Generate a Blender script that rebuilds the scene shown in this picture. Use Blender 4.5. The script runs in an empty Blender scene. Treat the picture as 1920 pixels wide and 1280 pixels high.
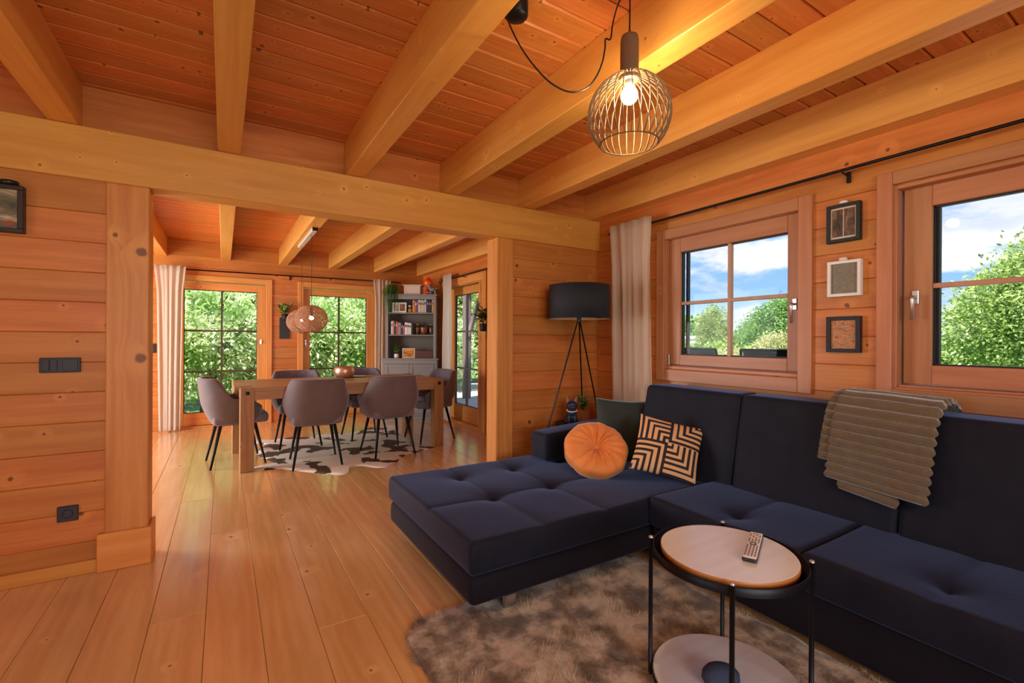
import bpy, bmesh, math, random
import numpy as np
from mathutils import Vector, Matrix, noise as mnoise

PI = math.pi
R = math.radians
rnd = random.Random(7)
SC = bpy.context.scene
COL = SC.collection

# ------------------------------------------------------------------ camera
F_PX = 870.5
yaw, pitch, roll = R(31.860), R(-0.034), R(0.317)
cam_d = bpy.data.cameras.new('camera')
cam = bpy.data.objects.new('camera', cam_d)
COL.objects.link(cam)
cam_d.sensor_width = 36
cam_d.lens = F_PX / 1920 * 36
cam_d.shift_y = -2.1 / 1920
cam_d.clip_start = 0.05
cam_d.clip_end = 500
_right = Vector((math.cos(yaw), -math.sin(yaw), 0))
_f = Vector((math.sin(yaw), math.cos(yaw), 0))
_up = Vector((0, 0, 1))
_f2 = _f * math.cos(pitch) + _up * math.sin(pitch)
_u2 = _up * math.cos(pitch) - _f * math.sin(pitch)
_r3 = _right * math.cos(roll) + _u2 * math.sin(roll)
_u3 = _u2 * math.cos(roll) - _right * math.sin(roll)
m = Matrix((_r3, _u3, -_f2)).transposed().to_4x4()
m.translation = (0, 0, 1.2)
cam.matrix_world = m
SC.camera = cam

# ------------------------------------------------------------------ colour management
SC.view_settings.view_transform = 'Standard'
SC.view_settings.look = 'None'
SC.view_settings.exposure = 0.0
SC.view_settings.gamma = 1.0
SC.view_settings.use_curve_mapping = False
SC.cycles.use_denoising = True
SC.cycles.max_bounces = 8
SC.cycles.diffuse_bounces = 5
SC.cycles.transparent_max_bounces = 16
SC.cycles.sample_clamp_indirect = 6
SC.cycles.caustics_reflective = False
SC.cycles.caustics_refractive = False


def srgb(r, g, b):
    def f(c):
        c /= 255
        return c / 12.92 if c <= .04045 else ((c + .055) / 1.055) ** 2.4
    return (f(r), f(g), f(b), 1)


# ------------------------------------------------------------------ node helper
class NT:
    def __init__(s, tree):
        s.t = tree
        tree.nodes.clear()

    def n(s, typ, **kw):
        nd = s.t.nodes.new(typ)
        for k, v in kw.items():
            if k.startswith('_'):
                setattr(nd, k[1:], v)
        return nd

    def link(s, a, b):
        s.t.links.new(a, b)

    def math(s, op, a, b=None, c=None, clamp=False):
        nd = s.t.nodes.new('ShaderNodeMath')
        nd.operation = op
        nd.use_clamp = clamp
        for i, v in enumerate((a, b, c)):
            if v is None:
                continue
            if isinstance(v, (int, float)):
                nd.inputs[i].default_value = v
            else:
                s.link(v, nd.inputs[i])
        return nd.outputs[0]

    def mix(s, fac, a, b, blend='MIX'):
        nd = s.t.nodes.new('ShaderNodeMix')
        nd.data_type = 'RGBA'
        nd.blend_type = blend
        for sock, v in ((nd.inputs['Factor'], fac), (nd.inputs['A'], a), (nd.inputs['B'], b)):
            pass
        for idx, v in ((0, fac), (6, a), (7, b)):
            if isinstance(v, (int, float)):
                nd.inputs[idx].default_value = v
            elif isinstance(v, tuple):
                nd.inputs[idx].default_value = v
            else:
                s.link(v, nd.inputs[idx])
        return nd.outputs[2]

    def maprange(s, v, a, b, c=0.0, d=1.0, smooth=True):
        nd = s.t.nodes.new('ShaderNodeMapRange')
        nd.interpolation_type = 'SMOOTHSTEP' if smooth else 'LINEAR'
        s.link(v, nd.inputs['Value'])
        for nm, x in (('From Min', a), ('From Max', b), ('To Min', c), ('To Max', d)):
            nd.inputs[nm].default_value = x
        return nd.outputs['Result']

    def comb(s, x, y, z):
        nd = s.t.nodes.new('ShaderNodeCombineXYZ')
        for i, v in enumerate((x, y, z)):
            if isinstance(v, (int, float)):
                nd.inputs[i].default_value = v
            else:
                s.link(v, nd.inputs[i])
        return nd.outputs[0]

    def noise(s, vec, scale=1, detail=3, rough=.5, distort=0):
        nd = s.t.nodes.new('ShaderNodeTexNoise')
        nd.inputs['Scale'].default_value = scale
        nd.inputs['Detail'].default_value = detail
        nd.inputs['Roughness'].default_value = rough
        nd.inputs['Distortion'].default_value = distort
        if vec is not None:
            s.link(vec, nd.inputs['Vector'])
        return nd.outputs['Fac']

    def principled(s, **kw):
        p = s.t.nodes.new('ShaderNodeBsdfPrincipled')
        o = s.t.nodes.new('ShaderNodeOutputMaterial')
        s.link(p.outputs[0], o.inputs[0])
        for k, v in kw.items():
            k = k.replace('_', ' ')
            if isinstance(v, (int, float, tuple)):
                p.inputs[k].default_value = v
            else:
                s.link(v, p.inputs[k])
        return p

    def bump(s, h, strength=.3, dist=.01):
        b = s.t.nodes.new('ShaderNodeBump')
        b.inputs['Strength'].default_value = strength
        b.inputs['Distance'].default_value = dist
        s.link(h, b.inputs['Height'])
        return b.outputs[0]


MATS = {}


def newmat(name):
    mt = bpy.data.materials.new(name)
    mt.use_nodes = True
    MATS[name] = mt
    return mt, NT(mt.node_tree)


def plain(name, c, rough=.5, metal=0, var=.08, nscale=20, bump=0, sheen=0, coat=0, spec=.5, c2=None, sheen_tint=None):
    mt, t = newmat(name)
    tc = t.n('ShaderNodeTexCoord').outputs['Object']
    nz = t.noise(tc, nscale, 3)
    d = tuple(max(0, x * (1 - var * 2)) for x in c[:3]) + (1,)
    u = tuple(min(1, x * (1 + var * 2)) for x in c[:3]) + (1,)
    if c2:
        d = c2
        nz = t.maprange(nz, .35, .65)
    col = t.mix(nz, d, u)
    p = t.principled(Base_Color=col, Roughness=rough, Metallic=metal)
    p.inputs['Specular IOR Level'].default_value = spec
    if sheen:
        p.inputs['Sheen Weight'].default_value = sheen
        p.inputs['Sheen Roughness'].default_value = .4
        if sheen_tint:
            p.inputs['Sheen Tint'].default_value = sheen_tint
    if coat:
        p.inputs['Coat Weight'].default_value = coat
    if bump:
        t.link(t.bump(t.noise(tc, nscale * 6, 4), bump, .004), p.inputs['Normal'])
    return mt


def wood(name, c1, c2, cknot, axis='X', rough=.45, knots=1.0, kscale=4.2, krad=.11, grain=26, tone=.22, fine=.55, spec=.4, coat=0, bump=.12):
    mt, t = newmat(name)
    tc = t.n('ShaderNodeTexCoord').outputs['Object']
    sep = t.n('ShaderNodeSeparateXYZ')
    t.link(tc, sep.inputs[0])
    ax = {'X': (0, 1, 2), 'Y': (1, 0, 2), 'Z': (2, 0, 1)}[axis]
    u, v, w = (sep.outputs[i] for i in ax)
    rand = t.n('ShaderNodeObjectInfo').outputs['Random']
    ou = t.math('MULTIPLY_ADD', rand, 53.0, u)
    ov = t.math('MULTIPLY_ADD', rand, 17.0, v)
    ow = t.math('MULTIPLY_ADD', rand, 31.0, w)
    # knots
    kv = t.comb(ou, t.math('ADD', ov, ow), 0.0)
    kvn = t.n('ShaderNodeTexVoronoi')
    kvn.voronoi_dimensions = '2D'
    kvn.inputs['Scale'].default_value = kscale
    t.link(kv, kvn.inputs['Vector'])
    sc = t.n('ShaderNodeSeparateColor')
    t.link(kvn.outputs['Color'], sc.inputs[0])
    dist = t.math('MULTIPLY', kvn.outputs['Distance'], t.math('MULTIPLY_ADD', sc.outputs[1], 1.6, .62))
    keep = t.math('GREATER_THAN', sc.outputs[0], 1 - .55 * knots)
    wig = t.math('MULTIPLY_ADD', t.noise(kv, 40, 2), .05, dist)
    kn = t.math('MULTIPLY', t.maprange(wig, krad * 1.15, krad * .75), keep)
    halo = t.math('MULTIPLY', t.maprange(dist, krad * 4.2, krad * 1.2), keep)
    # grain bent round the knots
    vb = t.math('MULTIPLY_ADD', halo, .022, ov)
    broadn = t.noise(t.comb(t.math('MULTIPLY', ou, .7), t.math('MULTIPLY', vb, 5), t.math('MULTIPLY', ow, 5)), 1, 2)
    vv = t.math('MULTIPLY_ADD', broadn, .12, vb)
    fn = t.noise(t.comb(t.math('MULTIPLY', ou, 1.3), t.math('MULTIPLY', vv, grain), t.math('MULTIPLY', ow, grain)), 1, 4, .6)
    fl = t.noise(t.comb(t.math('MULTIPLY', ou, 6), t.math('MULTIPLY', vb, 220), t.math('MULTIPLY', ow, 220)), 1, 2)
    rings = t.math('SINE', t.math('MULTIPLY', vv, grain * 9))
    rg = t.math('MULTIPLY_ADD', rings, .10, t.math('MULTIPLY', t.maprange(fn, .3, .7), fine))
    rg = t.math('ADD', rg, t.math('MULTIPLY', t.maprange(broadn, .3, .7), .3))
    rg = t.math('ADD', rg, t.math('MULTIPLY', t.math('SUBTRACT', fl, .5), .35), clamp=True)
    colr = t.mix(rg, c1, c2)
    colr = t.mix(t.math('MULTIPLY', halo, .45), colr, tuple(min(1, q * 1.12) for q in c1[:3]) + (1,))
    colr = t.mix(t.math('MULTIPLY', kn, .8), colr, cknot)
    hsv = t.n('ShaderNodeHueSaturation')
    t.link(colr, hsv.inputs['Color'])
    t.link(t.math('MULTIPLY_ADD', rand, tone, 1 - tone / 2), hsv.inputs['Value'])
    t.link(t.math('MULTIPLY_ADD', rand, -.012, .506), hsv.inputs['Hue'])
    p = t.principled(Base_Color=hsv.outputs[0], Roughness=rough)
    p.inputs['Specular IOR Level'].default_value = spec
    if coat:
        p.inputs['Coat Weight'].default_value = coat
        p.inputs['Coat Roughness'].default_value = .17
    if bump:
        t.link(t.bump(fl, bump, .002), p.inputs['Normal'])
    return mt


# ------------------------------------------------------------------ world
def make_world():
    w = bpy.data.worlds.new('sky')
    w.use_nodes = True
    SC.world = w
    t = NT(w.node_tree)
    tc = t.n('ShaderNodeTexCoord').outputs['Generated']
    sep = t.n('ShaderNodeSeparateXYZ')
    t.link(tc, sep.inputs[0])
    z = sep.outputs[2]
    zz = t.math('MAXIMUM', z, 0.0)
    grad = t.maprange(zz, 0, .45, smooth=False)
    blue = t.mix(grad, (.36, .62, .95, 1), (.08, .27, .80, 1))
    den = t.math('ADD', zz, .22)
    cx = t.math('DIVIDE', sep.outputs[0], den)
    cy = t.math('DIVIDE', sep.outputs[1], den)
    cl = t.noise(t.comb(cx, cy, 4.3), 1.25, 8, .58, .2)
    mask = t.maprange(cl, .47, .58)
    shade = t.noise(t.comb(cx, cy, 9.1), 2.6, 5, .5)
    white = t.mix(t.maprange(shade, .35, .7), (.66, .72, .82, 1), (1.02, 1.02, 1.03, 1))
    colr = t.mix(mask, blue, white)
    hz = t.maprange(zz, .0, .10)
    colr = t.mix(hz, (.72, .82, .93, 1), colr)
    colr = t.mix(t.math('LESS_THAN', z, 0.0), colr, (.16, .20, .10, 1))
    bg = t.n('ShaderNodeBackground')
    t.link(colr, bg.inputs[0])
    bg.inputs[1].default_value = 1.2
    o = t.n('ShaderNodeOutputWorld')
    t.link(bg.outputs[0], o.inputs[0])


make_world()

# ------------------------------------------------------------------ sun, and area lights added in place of daylight from unseen windows
sd = bpy.data.lights.new('sun', 'SUN')
sd.energy = 13
sd.angle = R(2)
sd.color = (1.0, .95, .86)
so = bpy.data.objects.new('sun', sd)
COL.objects.link(so)
so.rotation_euler = Vector((0.55, 0.26, -1.0)).to_track_quat('-Z', 'Y').to_euler()


def area(name, loc, target, sx, sy, power, color=(1, 1, 1)):
    ld = bpy.data.lights.new(name, 'AREA')
    ld.shape = 'RECTANGLE'
    ld.size = sx
    ld.size_y = sy
    ld.energy = power
    ld.color = color
    lo = bpy.data.objects.new(name, ld)
    COL.objects.link(lo)
    lo.location = loc
    lo.rotation_euler = (Vector(target) - Vector(loc)).to_track_quat('-Z', 'Y').to_euler()
    return lo


# added area lights, one per unseen wall opening, simulate daylight and brighten the rooms
area('daylight_fill_behind', (0.3, -2.72, 1.45), (0.3, 3, 1.25), 2.6, 1.5, 88, (.96, .98, 1.0))
area('daylight_fill_left', (-2.72, 0.6, 1.4), (2, 0.6, 1.2), 2.2, 1.5, 16, (.96, .98, 1.0))
area('daylight_fill_dining', (-2.72, 5.6, 1.2), (2, 5.6, 1.1), 2.0, 2.0, 170, (.98, .99, 1.0))


# ------------------------------------------------------------------ geometry helpers
def link(name, bm, mats=None, parent=None, smooth=False, loc=None, rot=None, **props):
    me = bpy.data.meshes.new(name)
    bm.normal_update()
    if smooth:
        for f in bm.faces:
            f.smooth = True
    bm.to_mesh(me)
    bm.free()
    o = bpy.data.objects.new(name, me)
    if mats is not None:
        for mm in (mats if isinstance(mats, (list, tuple)) else [mats]):
            me.materials.append(mm)
    COL.objects.link(o)
    if parent is not None:
        o.parent = parent
    if loc is not None:
        o.location = loc
    if rot is not None:
        o.rotation_euler = rot
    for k, v in props.items():
        o[k] = v
    return o


def thing(name, label, cat, loc=(0, 0, 0), rotz=0, group=None):
    o = bpy.data.objects.new(name, None)
    o.empty_display_size = .1
    COL.objects.link(o)
    o.location = loc
    o.rotation_euler = (0, 0, rotz)
    o['label'] = label
    o['category'] = cat
    if group:
        o['group'] = group
    return o


def tag(o, label, cat, group=None):
    o['label'] = label
    o['category'] = cat
    if group:
        o['group'] = group
    return o


def struct(name, bm=None, mats=None, **kw):
    if bm is None:
        o = bpy.data.objects.new(name, None)
        COL.objects.link(o)
        o['kind'] = 'structure'
        return o
    return link(name, bm, mats, kind='structure', **kw)


def dup(root, loc=None, rotz=None, label=None, parent=None):
    r = root.copy()
    COL.objects.link(r)
    if parent is not None:
        r.parent = parent
    if loc is not None:
        r.location = loc
    if rotz is not None:
        r.rotation_euler = (0, 0, rotz)
    if label:
        r['label'] = label
    for ch in list(root.children):
        c = ch.copy()
        COL.objects.link(c)
        c.parent = r
        for g in ch.children:
            d = g.copy()
            COL.objects.link(d)
            d.parent = c
    return r


def BM():
    return bmesh.new()


def box(bm, x0, x1, y0, y1, z0, z1, bev=0, seg=1, mi=0, M=None):
    vs = [bm.verts.new(p) for p in ((x0, y0, z0), (x1, y0, z0), (x1, y1, z0), (x0, y1, z0), (x0, y0, z1), (x1, y0, z1), (x1, y1, z1), (x0, y1, z1))]
    fs = [bm.faces.new([vs[i] for i in q]) for q in ((0, 3, 2, 1), (4, 5, 6, 7), (0, 1, 5, 4), (1, 2, 6, 5), (2, 3, 7, 6), (3, 0, 4, 7))]
    for f in fs:
        f.material_index = mi
    if M is not None:
        for v in vs:
            v.co = M @ v.co
    if bev:
        es = list({e for f in fs for e in f.edges})
        r = bmesh.ops.bevel(bm, geom=es, offset=bev, segments=seg, profile=.5, affect='EDGES')
        for f in r['faces']:
            f.material_index = mi
    return vs


def xbox(*a, **k):
    bm = BM()
    box(bm, *a, **k)
    return bm


def frame_of(d):
    d = Vector(d).normalized()
    a = Vector((0, 0, 1)) if abs(d.z) < .9 else Vector((1, 0, 0))
    s = d.cross(a).normalized()
    return s, s.cross(d).normalized()


def tube(bm, pts, r, n=8, cap=True, closed=False, mi=0):
    pts = [Vector(p) for p in pts]
    N = len(pts)
    rs = r if isinstance(r, (list, tuple)) else [r] * N
    rings = []
    s0 = None
    for i, p in enumerate(pts):
        if closed:
            d = pts[(i + 1) % N] - pts[i - 1]
        else:
            d = pts[min(i + 1, N - 1)] - pts[max(i - 1, 0)]
        d.normalize()
        if s0 is None:
            s, t = frame_of(d)
        else:
            s = (s0 - d * s0.dot(d))
            if s.length < 1e-6:
                s, t = frame_of(d)
            s.normalize()
            t = s.cross(d).normalized()
        s0 = s
        rings.append([bm.verts.new(p + (s * math.cos(2 * PI * k / n) + t * math.sin(2 * PI * k / n)) * rs[i]) for k in range(n)])
    M = N if closed else N - 1
    for i in range(M):
        a, b = rings[i], rings[(i + 1) % N]
        for k in range(n):
            f = bm.faces.new((a[k], a[(k + 1) % n], b[(k + 1) % n], b[k]))
            f.smooth = True
            f.material_index = mi
    if cap and not closed:
        for rg, rev in ((rings[0], False), (rings[-1], True)):
            try:
                f = bm.faces.new(rg[::-1] if rev else rg)
                f.material_index = mi
            except ValueError:
                pass
    return rings


def lathe(bm, prof, n=24, c=(0, 0, 0), mi=0, cap0=True, cap1=True, smooth=True):
    c = Vector(c)
    rings = []
    for (r, z) in prof:
        rings.append([bm.verts.new(c + Vector((r * math.cos(2 * PI * k / n), r * math.sin(2 * PI * k / n), z))) for k in range(n)])
    for i in range(len(rings) - 1):
        a, b = rings[i], rings[i + 1]
        for k in range(n):
            f = bm.faces.new((a[k], a[(k + 1) % n], b[(k + 1) % n], b[k]))
            f.smooth = smooth
            f.material_index = mi
    if cap0:
        bm.faces.new(rings[0][::-1]).material_index = mi
    if cap1:
        bm.faces.new(rings[-1]).material_index = mi
    return rings


def linsp(a, b, n):
    return [a + (b - a) * i / (n - 1) for i in range(n)]


def rbox(bm, x0, x1, y0, y1, z0, z1, r=.02, n=(8, 8, 3), k=3, fn=None, mi=0, edge=None):
    """rounded box: faces as grids, k extra samples inside the rounded edge; fn moves each point"""
    def samples(a, b, m):
        rr = min(r, (b - a) * .499)
        out = [a + rr * (1 - math.cos(PI / 2 * i / k)) for i in range(k)]
        out += linsp(a + rr, b - rr, m + 1)
        out += [b - rr * (1 - math.cos(PI / 2 * i / k)) for i in range(k - 1, -1, -1)]
        return out
    X, Y, Z = samples(x0, x1, n[0]), samples(y0, y1, n[1]), samples(z0, z1, n[2])
    cache = {}

    def vert(i, j, l):
        key = (i, j, l)
        if key in cache:
            return cache[key]
        p = Vector((X[i], Y[j], Z[l]))
        q = Vector((min(max(p.x, x0 + r), x1 - r) if x1 - x0 > 2 * r else (x0 + x1) / 2,
                    min(max(p.y, y0 + r), y1 - r) if y1 - y0 > 2 * r else (y0 + y1) / 2,
                    min(max(p.z, z0 + r), z1 - r) if z1 - z0 > 2 * r else (z0 + z1) / 2))
        d = p - q
        if d.length > 1e-9:
            rz = min(r, (z1 - z0) / 2)
            d.normalize()
            p = q + Vector((d.x * r, d.y * r, d.z * rz))
        if fn:
            p = Vector(fn(p))
        cache[key] = bm.verts.new(p)
        return cache[key]
    nx, ny, nz = len(X) - 1, len(Y) - 1, len(Z) - 1

    def quad(a, b, c, d):
        try:
            f = bm.faces.new((a, b, c, d))
            f.smooth = True
            f.material_index = mi
        except ValueError:
            pass
    for i in range(nx):
        for j in range(ny):
            quad(vert(i, j, 0), vert(i, j + 1, 0), vert(i + 1, j + 1, 0), vert(i + 1, j, 0))
            quad(vert(i, j, nz), vert(i + 1, j, nz), vert(i + 1, j + 1, nz), vert(i, j + 1, nz))
    for i in range(nx):
        for l in range(nz):
            quad(vert(i, 0, l), vert(i + 1, 0, l), vert(i + 1, 0, l + 1), vert(i, 0, l + 1))
            quad(vert(i, ny, l), vert(i, ny, l + 1), vert(i + 1, ny, l + 1), vert(i + 1, ny, l))
    for j in range(ny):
        for l in range(nz):
            quad(vert(0, j, l), vert(0, j, l + 1), vert(0, j + 1, l + 1), vert(0, j + 1, l))
            quad(vert(nx, j, l), vert(nx, j + 1, l), vert(nx, j + 1, l + 1), vert(nx, j, l + 1))


def from_arrays(name, verts, faces, mat, parent=None, smooth=False, **props):
    """verts (n,3) array; faces (m,k) int array; quick foreach_set build"""
    me = bpy.data.meshes.new(name)
    nv, (nf, k) = len(verts), faces.shape
    me.vertices.add(nv)
    me.vertices.foreach_set('co', np.asarray(verts, dtype=np.float32).ravel())
    me.loops.add(nf * k)
    me.loops.foreach_set('vertex_index', faces.astype(np.int32).ravel())
    me.polygons.add(nf)
    me.polygons.foreach_set('loop_start', np.arange(0, nf * k, k, dtype=np.int32))
    me.polygons.foreach_set('loop_total', np.full(nf, k, dtype=np.int32))
    me.update(calc_edges=True)
    me.materials.append(mat)
    o = bpy.data.objects.new(name, me)
    COL.objects.link(o)
    if parent is not None:
        o.parent = parent
    for kk, v in props.items():
        o[kk] = v
    return o


rng = np.random.default_rng(3)


def leaf_arrays(centers, dirs, length, width, fold=.15):
    """4-vertex folded leaves (2 triangles) at centers pointing along dirs"""
    n = len(centers)
    d = dirs / np.linalg.norm(dirs, axis=1, keepdims=True)
    a = rng.normal(size=(n, 3))
    s = np.cross(d, a)
    s /= np.linalg.norm(s, axis=1, keepdims=True)
    u = np.cross(s, d)
    L = (length * rng.uniform(.6, 1.3, n))[:, None]
    W = (width * rng.uniform(.6, 1.3, n))[:, None]
    v0 = centers
    v1 = centers + d * L * .5 + s * W * .5 + u * W * fold
    v2 = centers + d * L
    v3 = centers + d * L * .5 - s * W * .5 + u * W * fold
    verts = np.stack([v0, v1, v2, v3], 1).reshape(-1, 3)
    faces = np.arange(n * 4).reshape(n, 4)
    return verts, faces


# ------------------------------------------------------------------ materials
W1, W2, WK = srgb(206, 130, 62), srgb(176, 97, 39), srgb(84, 40, 16)
m_logx = wood('log_wood_along_x', W1, W2, WK, 'X', .42, .75, kscale=5.2, krad=.08)
m_logy = wood('log_wood_along_y', W1, W2, WK, 'Y', .42, .75, kscale=5.2, krad=.08)
m_beamx = wood('beam_wood_along_x', srgb(224, 158, 78), srgb(202, 128, 50), srgb(104, 54, 24), 'X', .42, .8, kscale=7.0, krad=.07, grain=18)
m_beamy = wood('beam_wood_along_y', srgb(232, 172, 92), srgb(212, 142, 64), srgb(120, 66, 30), 'Y', .42, .45, kscale=5.5, krad=.05, grain=18)
m_post = wood('post_wood', srgb(216, 148, 76), srgb(188, 112, 46), srgb(90, 46, 20), 'Z', .42, .6, kscale=3.4, krad=.10, grain=16)
m_ceil = wood('ceiling_board_wood', srgb(212, 136, 74), srgb(186, 104, 48), srgb(80, 40, 20), 'X', .42, 1.2, kscale=9.0, krad=.085)
m_frame_x = wood('door_frame_wood_x', srgb(226, 160, 84), srgb(202, 126, 56), srgb(110, 55, 25), 'X', .4, .3, krad=.05)
m_frame_y = wood('window_frame_wood_y', srgb(190, 128, 88), srgb(168, 104, 64), srgb(110, 55, 25), 'Y', .4, .2, krad=.05)
m_frame_z = wood('frame_wood_z', srgb(226, 160, 84), srgb(202, 126, 56), srgb(110, 55, 25), 'Z', .4, .25, krad=.05)
m_win_z = wood('window_frame_wood_z', srgb(190, 128, 88), srgb(168, 104, 64), srgb(110, 55, 25), 'Z', .4, .2, krad=.05)
m_frame_y2 = wood('side_door_wood_y', srgb(226, 160, 84), srgb(202, 126, 56), srgb(110, 55, 25), 'Y', .4, .2, krad=.05)
m_floor = wood('oak_floor', srgb(232, 188, 126), srgb(210, 158, 98), srgb(66, 44, 26), 'Y', .27, .55, kscale=3.2, krad=.06, grain=14, tone=.16, fine=.7, spec=.5, coat=1.0, bump=.05)
m_table = wood('table_oak', srgb(184, 148, 104), srgb(148, 110, 70), srgb(80, 50, 26), 'X', .45, .4, krad=.04, grain=20)
m_table_leg = wood('table_leg_oak', srgb(180, 140, 92), srgb(144, 104, 62), srgb(80, 50, 26), 'Z', .45, .6, krad=.05, grain=20)
m_tray = wood('tray_wood_with_glare', srgb(226, 224, 214), srgb(212, 206, 192), srgb(180, 160, 136), 'X', .30, .1, krad=.04, grain=12, spec=.6, coat=.4)  # pale cool tone puts the window glare into the wood colour
m_trayedge = plain('tray_edge_wood', srgb(196, 124, 56), .4)
m_glass = None


def glassmat(name, tint=(1, 1, 1, 1), refl=.06):
    mt, t = newmat(name)
    tr = t.n('ShaderNodeBsdfTransparent')
    tr.inputs[0].default_value = tint
    gl = t.n('ShaderNodeBsdfGlossy')
    gl.inputs['Roughness'].default_value = .02
    lw = t.n('ShaderNodeLayerWeight')
    lw.inputs['Blend'].default_value = .35
    fac = t.math('MULTIPLY', lw.outputs['Fresnel'], refl * 4, clamp=True)
    mx = t.n('ShaderNodeMixShader')
    t.link(fac, mx.inputs[0])
    t.link(tr.outputs[0], mx.inputs[1])
    t.link(gl.outputs[0], mx.inputs[2])
    o = t.n('ShaderNodeOutputMaterial')
    t.link(mx.outputs[0], o.inputs[0])
    return mt


m_glass = glassmat('window_glass', refl=.012)
m_jar = glassmat('jar_glass', (.92, .94, .93, 1), .12)
m_black = plain('black_metal', srgb(26, 26, 30), .4, .6)
m_blackmatte = plain('black_matte', srgb(24, 24, 26), .6)
m_dark = plain('dark_plastic', srgb(44, 42, 46), .38)
m_darkin = plain('socket_inside', srgb(14, 12, 14), .4)
m_steel = plain('brushed_steel', srgb(190, 188, 184), .28, 1.0, var=.03)
m_silver = plain('silver_handle', srgb(210, 208, 204), .3, .9, var=.03)
m_sofa = plain('navy_velvet', srgb(22, 23, 33), .7, 0, .28, 9, .25, sheen=.30, spec=.2, sheen_tint=(.42, .55, 1, 1))
m_sofa_shaded = plain('navy_velvet_shaded_side', srgb(22, 18, 24), .8, 0, .15, 9, .25, sheen=.15, spec=.2, sheen_tint=(.6, .5, .7, 1))  # darker copy of the sofa velvet, shade of the sides put into its colour
m_chair = plain('grey_velvet', srgb(108, 98, 98), .72, 0, .08, 12, .2, sheen=.6, spec=.25, sheen_tint=(.8, .78, .9, 1))
m_chairin = plain('grey_velvet_inside', srgb(118, 108, 118), .7, 0, .08, 12, .2, sheen=.7, spec=.25, sheen_tint=(.8, .78, .9, 1))


def clothmat(name, c, tr=.35):
    mt, t = newmat(name)
    tc = t.n('ShaderNodeTexCoord').outputs['Object']
    nz = t.noise(tc, 160, 2)
    col = t.mix(nz, tuple(x * .94 for x in c[:3]) + (1,), c)
    a = t.n('ShaderNodeBsdfDiffuse')
    b = t.n('ShaderNodeBsdfTranslucent')
    t.link(col, a.inputs[0])
    t.link(col, b.inputs[0])
    mx = t.n('ShaderNodeMixShader')
    mx.inputs[0].default_value = tr
    t.link(a.outputs[0], mx.inputs[1])
    t.link(b.outputs[0], mx.inputs[2])
    o = t.n('ShaderNodeOutputMaterial')
    t.link(mx.outputs[0], o.inputs[0])
    return mt


m_curtain = clothmat('linen_curtain', srgb(250, 236, 218))
m_curtain_far = clothmat('cotton_curtain', srgb(240, 234, 224))
m_shade = plain('black_lamp_shade', srgb(28, 28, 36), .8, 0, .06, 200, .3)
m_shadein = plain('white_shade_lining', srgb(225, 205, 180), .8)
m_lampleg = plain('lamp_leg_metal', srgb(60, 56, 56), .35, .8)
m_orange = plain('orange_velvet', srgb(236, 140, 66), .55, 0, .1, 14, .1, sheen=.9, spec=.3, sheen_tint=(1, .8, .6, 1))
m_green = plain('dark_green_velvet', srgb(52, 58, 50), .75, 0, .12, 14, .2, sheen=.5, spec=.25, sheen_tint=(.6, .8, .75, 1))
m_cream = plain('cushion_cream', srgb(226, 172, 116), .8, 0, .04, 50, .2)
m_cushblack = plain('cushion_black', srgb(38, 30, 36), .85, 0, .08, 50, .2)
m_blanket = plain('brown_plush', srgb(108, 90, 66), .9, 0, .10, 25, 1.0, sheen=1.0, spec=.1, sheen_tint=(.9, .95, .95, 1))
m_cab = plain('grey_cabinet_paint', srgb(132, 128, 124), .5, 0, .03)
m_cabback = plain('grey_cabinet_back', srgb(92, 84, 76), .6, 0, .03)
m_white = plain('white_paint', srgb(232, 228, 220), .5, 0, .02)
m_boxpaint = plain('cream_box', srgb(206, 186, 168), .6, 0, .02)
m_leaf = None


def leafmat(name, ca, cb, cc, trans=.35, rough=.45):
    mt, t = newmat(name)
    gi = t.n('ShaderNodeNewGeometry').outputs['Random Per Island']
    tc = t.n('ShaderNodeTexCoord').outputs['Object']
    nz = t.noise(tc, 1.6, 3)
    c = t.mix(gi, ca, cb)
    c = t.mix(t.maprange(nz, .42, .68), c, cc)
    p = t.n('ShaderNodeBsdfPrincipled')
    t.link(c, p.inputs['Base Color'])
    p.inputs['Roughness'].default_value = rough
    tl = t.n('ShaderNodeBsdfTranslucent')
    t.link(c, tl.inputs[0])
    mx = t.n('ShaderNodeMixShader')
    mx.inputs[0].default_value = trans
    t.link(p.outputs[0], mx.inputs[1])
    t.link(tl.outputs[0], mx.inputs[2])
    o = t.n('ShaderNodeOutputMaterial')
    t.link(mx.outputs[0], o.inputs[0])
    return mt


m_bush = leafmat('bush_leaves', srgb(196, 222, 140), srgb(246, 250, 226), srgb(140, 184, 88), .5)
m_tree = leafmat('oak_leaves', srgb(140, 170, 84), srgb(188, 206, 130), srgb(112, 146, 66), .35)
m_tree2 = leafmat('birch_leaves', srgb(156, 178, 104), srgb(196, 208, 146), srgb(134, 160, 88), .35)
m_tree3 = leafmat('dark_tree_leaves', srgb(108, 152, 80), srgb(150, 184, 108), srgb(92, 134, 68), .35)
m_pale = leafmat('pale_shrub_leaves', srgb(176, 180, 122), srgb(206, 204, 150), srgb(150, 160, 98), .3)
m_plant = leafmat('house_plant_leaves', srgb(58, 110, 32), srgb(110, 160, 56), srgb(46, 92, 30), .2)
m_plantdark = leafmat('dark_plant_leaves', srgb(40, 72, 28), srgb(70, 110, 40), srgb(36, 64, 26), .2)
m_bark = plain('tree_bark', srgb(96, 78, 60), .9, 0, .2, 8, .5)


def emit(name, c, s):
    mt, t = newmat(name)
    e = t.n('ShaderNodeEmission')
    e.inputs[0].default_value = c
    e.inputs[1].default_value = s
    o = t.n('ShaderNodeOutputMaterial')
    t.link(e.outputs[0], o.inputs[0])
    return mt


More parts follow.
